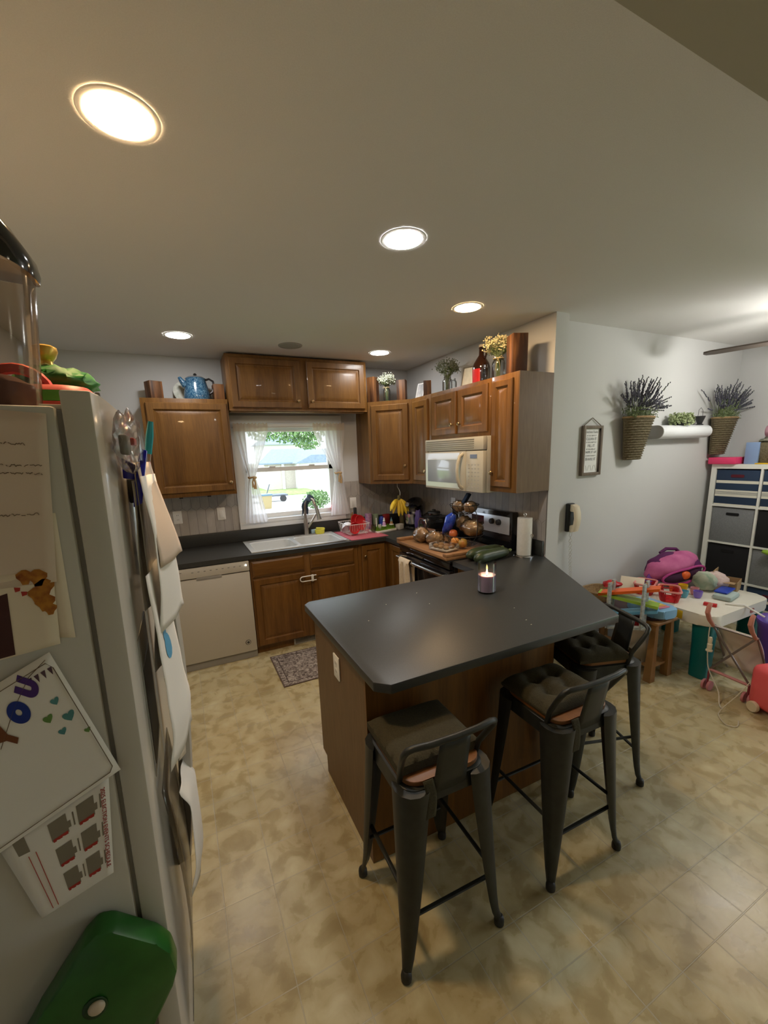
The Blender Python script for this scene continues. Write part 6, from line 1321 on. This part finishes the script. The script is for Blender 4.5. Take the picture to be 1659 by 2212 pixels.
for p in (L1, R1):
    for dy in (-.017, .017):
        w = p + Vector((-.005, 0, 0)); MB().lathe([(.012, -.007), (.034, -.007), (.036, 0), (.034, .007), (.012, .007)], M=frameM((w.x, w.y + dy, .037), (1, 0, 0), (0, 0, 1)), seg=20).build('wheel', mat('pink_wheel', (.55, .22, .26), .5), t, True)
    MB().tube([p, (p.x - .005, p.y, .04)], .007, 6).build('wheel_post', mat('wine', (.22, .03, .05), .5), t, True)
m = MB(); m.grid(lambda u, v: tuple((L0.lerp(R0, u) * (1 - v) + (L1.lerp(R1, u) + Vector((.14, 0, .0))) * v) + Vector((.03 + .05 * math.sin(v * PI) , 0, 0))), 8, 10); m.build('seat_cloth', mat('stroller_cloth', (.74, .72, .66), .9), t, True, solid=.004, smooth=80)
m = MB(); P = [(.66, -2.725, .42), (.645, -2.73, .30), (.66, -2.74, .16), (.66, -2.80, .05), (.62, -2.86, .006), (.56, -2.915, .005), (.50, -2.935, .005)]
m = MB()
import itertools
def smoothp(P, n=8):
    o = []; P = [Vector(p) for p in P]
    for i in range(len(P) - 1):
        p0 = P[max(i - 1, 0)]; p1 = P[i]; p2 = P[i + 1]; p3 = P[min(i + 2, len(P) - 1)]
        for k in range(n):
            s = k / n; o.append(.5 * ((2 * p1) + (-p0 + p2) * s + (2 * p0 - 5 * p1 + 4 * p2 - p3) * s * s + (-p0 + 3 * p1 - 3 * p2 + p3) * s ** 3))
    return o + [P[-1]]
m.tube(smoothp([(.745, -2.725, .47), (.735, -2.73, .40), (.745, -2.735, .25), (.755, -2.75, .16), (.72, -2.83, .06), (.66, -2.87, .008), (.62, -2.90, .006)]), .0035, 6)
m.build('cord', mat('cord_white', (.60, .56, .48), .6), t, True)
m = MB(); m.tube(smoothp([(.72, -2.985, .20), (.66, -2.96, .12), (.60, -2.93, .05), (.55, -2.92, .008), (.50, -2.95, .006), (.46, -3.00, .006), (.49, -3.04, .006), (.56, -3.02, .006)]), .0028, 6)
loopcord = m
t = thing('toy_plug', 'cream plastic plug hanging at the left stroller handle', 'plug', (.73, -2.745, .31), 0)
MB().lathe([(.020, 0), (.020, .008), (.014, .012), (.015, .05), (.011, .055), (.012, .085), (.008, .10)], seg=14).build('body', CREAMY, t)
# pink toy with cream handle
t = thing('pink_toy_case', 'coral pink toy case with a looped cream handle at the right picture edge', 'toy', (.895, -3.145, 0), -.35)
loopcord.build('cord', mat('cord_cream2', (.58, .52, .42), .5), t, True)
m = MB(); m.box(-.17, -.13, .022, .17, .15, .31, bev=.05, seg=4); m.build('case', PINK, t, smooth=60)
m = MB(); m.tube(smoothp([(-.12, .0, .31), (-.145, .0, .38), (-.11, .0, .43), (-.04, .0, .45), (.04, 0, .43), (.07, 0, .38), (.05, 0, .31)]), .019, 12); m.build('handle', CREAMY, t, smooth=60)
for sx in (-1, 1):
    for y in (-.06, .08): MB().lathe([(.012, -.012), (.033, -.012), (.036, 0), (.033, .012), (.012, .012)], M=frameM((sx * .12, y, .038), (0, 1, 0), (0, 0, 1)) @ Matrix.Translation((0, 0, sx * .062)), seg=20).build('wheel', CREAMY, t)
MB().lathe([(.018, 0), (.018, .01), (.013, .014), (.014, .05), (.010, .055), (.011, .085), (.007, .10)], c=(-.11, -.152, .11), seg=14).build('cream_plug', CREAMY, t)
MB().box(.0, -.135, .16, .10, -.128, .18, bev=.002).build('moulded_line', mat('pink_dark', (.55, .06, .08), .4), t)

# ================================================================ OUTDOORS, SEEN THROUGH THE WINDOW
tag(placed(MB().lathe([(.022, 0), (.024, .006), (.024, .055), (.010, .075), (.009, .09)], seg=16), -.925, .015, 1.115).build('soap_bottle', mat('pink_soap', (.70, .08, .10), .3)), 'red bottle on the window sill by the right curtain', 'bottle')
GZ = -1.6
def obox(t, nm, x0, y0, z0, x1, y1, z1, mt): m = MB(); m.box(x0, y0, z0, x1, y1, z1); return m.build(nm, mt, t, True)
struct(MB().box(-60, -60, GZ - .2, 80, 120, GZ).build('floor_lawn', noise_mat('lawn', (.16, .26, .07), (.30, .40, .14), 3, .95, rand=False), org=O0))
struct(MB().box(-8, 6, GZ, 16, 37.4, GZ + .02).build('floor_driveway', noise_mat('concrete_drive', (.60, .58, .54), (.72, .70, .66), 2, .9, rand=False), org=O0))
tag(MB().box(3.6, 31.5, GZ + .02, 9.2, 37.3, GZ + .10, bev=.02).build('lawn_patch', MATS['lawn']), 'green lawn strip in front of the neighbour garage', 'lawn')
t = thing('neighbour_garage', 'low brick house with grey roof and white garage door seen through the window', 'house', (9.5, 42, GZ), 0)
BR = noise_mat('pale_brick', (.46, .40, .36), (.60, .54, .48), 8, .9, stretch=(1, 1, 4)); RF = noise_mat('slate_roof', (.16, .21, .27), (.22, .28, .34), 6, .9); SD = noise_mat('pale_siding', (.62, .60, .58), (.70, .68, .66), 4, .8, stretch=(.2, .2, 6))
obox(t, 'brick_wing', 5.6, 39.2, GZ + .005, 8.9, 50, 1.02, BR); obox(t, 'garage_block', 8.7, 37.8, GZ + .005, 16, 50, 1.05, SD)
m = MB(); m.prism([(8.4, .98), (10.1, 1.75), (14.6, 1.75), (16.4, .98)], 0, .3, M=Matrix.Translation((0, 37.9, 0)) @ Matrix.Rotation(PI / 2, 4, 'X')); m.build('gable', SD, t, True)
m = MB(); m.loft([[(4.9, 38.8, .98), (9.4, 38.8, .98), (9.4, 38.8, 1.12), (4.9, 38.8, 1.12)], [(7.4, 44, 2.45), (12, 44, 2.45), (12, 44, 2.6), (7.4, 44, 2.6)]]); m.build('roof', RF, t, True)
m = MB(); m.loft([[(8.3, 37.2, 1.0), (10.0, 37.2, 1.8), (14.6, 37.2, 1.8), (16.4, 37.2, 1.0)], [(8.3, 44, 1.0), (10.4, 44, 2.5), (14.2, 44, 2.5), (16.4, 44, 1.0)]]); m.build('garage_roof', RF, t, True)
obox(t, 'garage_door', 9.15, 37.7, GZ + .01, 13.6, 37.79, .42, mat('white_door', (.85, .85, .85), .5)); obox(t, 'door_post', 8.55, 37.6, GZ + .01, 8.75, 37.78, .98, WHITE); obox(t, 'entry_post', 7.3, 39.0, GZ + .01, 7.55, 39.18, .98, WHITE)
t = thing('far_house', 'taller white two-storey house behind the brick garage', 'house', (14, 62, GZ), 0)
obox(t, 'walls', 9.5, 60, GZ + .005, 17, 68, 3.6, SD)
m = MB(); m.loft([[(9, 59.5, 3.55), (17.5, 59.5, 3.55), (17.5, 68.5, 3.55), (9, 68.5, 3.55)], [(10.5, 63.5, 5.0), (16, 63.5, 5.0), (16, 64.5, 5.0), (10.5, 64.5, 5.0)]]); m.build('roof', RF, t, True)
t = thing('rubbish_bin', 'tan wheeled rubbish bin with blue lid on the driveway', 'bin', (2.55, 23.3, GZ + .021), 0)
MB().loft([[(x * s, y * s, z) for x, y in rrect(.8, .7, .08)] for z, s in ((0, .8), (.85, 1.0))]).build('tub', mat('bin_tan', (.34, .27, .13), .6), t); MB().loft([[(x, y, z) for x, y in rrect(.86, .76, .08)] for z in (.851, .95)]).build('lid', mat('bin_blue', (.10, .18, .24), .5), t)
t = thing('trailer', 'dark little trailer frame parked beyond the rubbish bin', 'trailer', (3.6, 27.5, GZ + .021), 0)
MB().box(-1.6, -.6, .40, 1.3, .6, .52).build('bed', mat('trailer_grey', (.10, .12, .14), .6), t)
for x in (-.6, .9): MB().lathe([(.1, -.08), (.24, -.08), (.24, .08), (.1, .08)], M=frameM((x, -.68, .241), (1, 0, 0), (0, 0, 1)), seg=18).build('wheel', BLACKM, t)
MB().tube([(-.2, 0, .5), (.1, 0, 1.3)], .04, 6).build('mast', MATS['trailer_grey'], t)
LG = noise_mat('tree_leaf', (.08, .16, .05), (.20, .32, .12), 2, .8)
def foliage(t, c, r, n, s, seed):
    random.seed(seed); m = MB()
    for i in range(n):
        a, b, q = random.random() * 2 * PI, math.acos(random.uniform(-1, 1)), random.random() ** .35; p = Vector((c[0] + r[0] * q * math.sin(b) * math.cos(a), c[1] + r[1] * q * math.sin(b) * math.sin(a), c[2] + r[2] * q * math.cos(b)))
        M = Matrix.Translation(p) @ Euler((random.random() * 6, random.random() * 6, random.random() * 6)).to_matrix().to_4x4(); vs = [m.bm.verts.new(M @ Vector(k)) for k in ((-s, 0, 0), (0, -s * .6, 0), (s, 0, 0), (0, s * .6, .1 * s))]; m.bm.faces.new(vs)
    o = m.build('foliage', LG, t, True); o['kind'] = 'stuff'
t = thing('tree', 'leafy tree whose boughs hang across the top of the window view', 'tree', (5.6, 16, GZ), 0)
MB().tube([(5.6, 16, GZ + .002), (5.5, 16, 1.5), (5.2, 16, 4.5), (5.0, 16, 6.5)], [.28, .2, .14, .06], 10).build('trunk', mat('bark', (.10, .07, .05), .9), t, True)
MB().tube([(5.4, 16, 2.6), (3.6, 15.6, 3.4), (1.8, 15.4, 3.5)], [.12, .07, .02], 8).build('bough', MATS['bark'], t, True)
foliage(t, (4.2, 16, 5.6), (4.2, 2.6, 2.6), 5200, .12, 4); foliage(t, (2.5, 15.5, 2.95), (2.1, .9, .62), 1500, .09, 6); foliage(t, (3.3, 15.2, 2.35), (.75, .6, .35), 320, .08, 7)
t = thing('shrub', 'green shrub at the lower right of the window view', 'shrub', (5.15, 20.5, GZ), 0); MB().tube([(5.15, 20.5, GZ + .021), (5.15, 20.5, GZ + .6)], .05, 6).build('stem', MATS['bark'], t, True); foliage(t, (5.15, 20.5, GZ + .65), (.9, .7, .6), 1300, .07, 9)
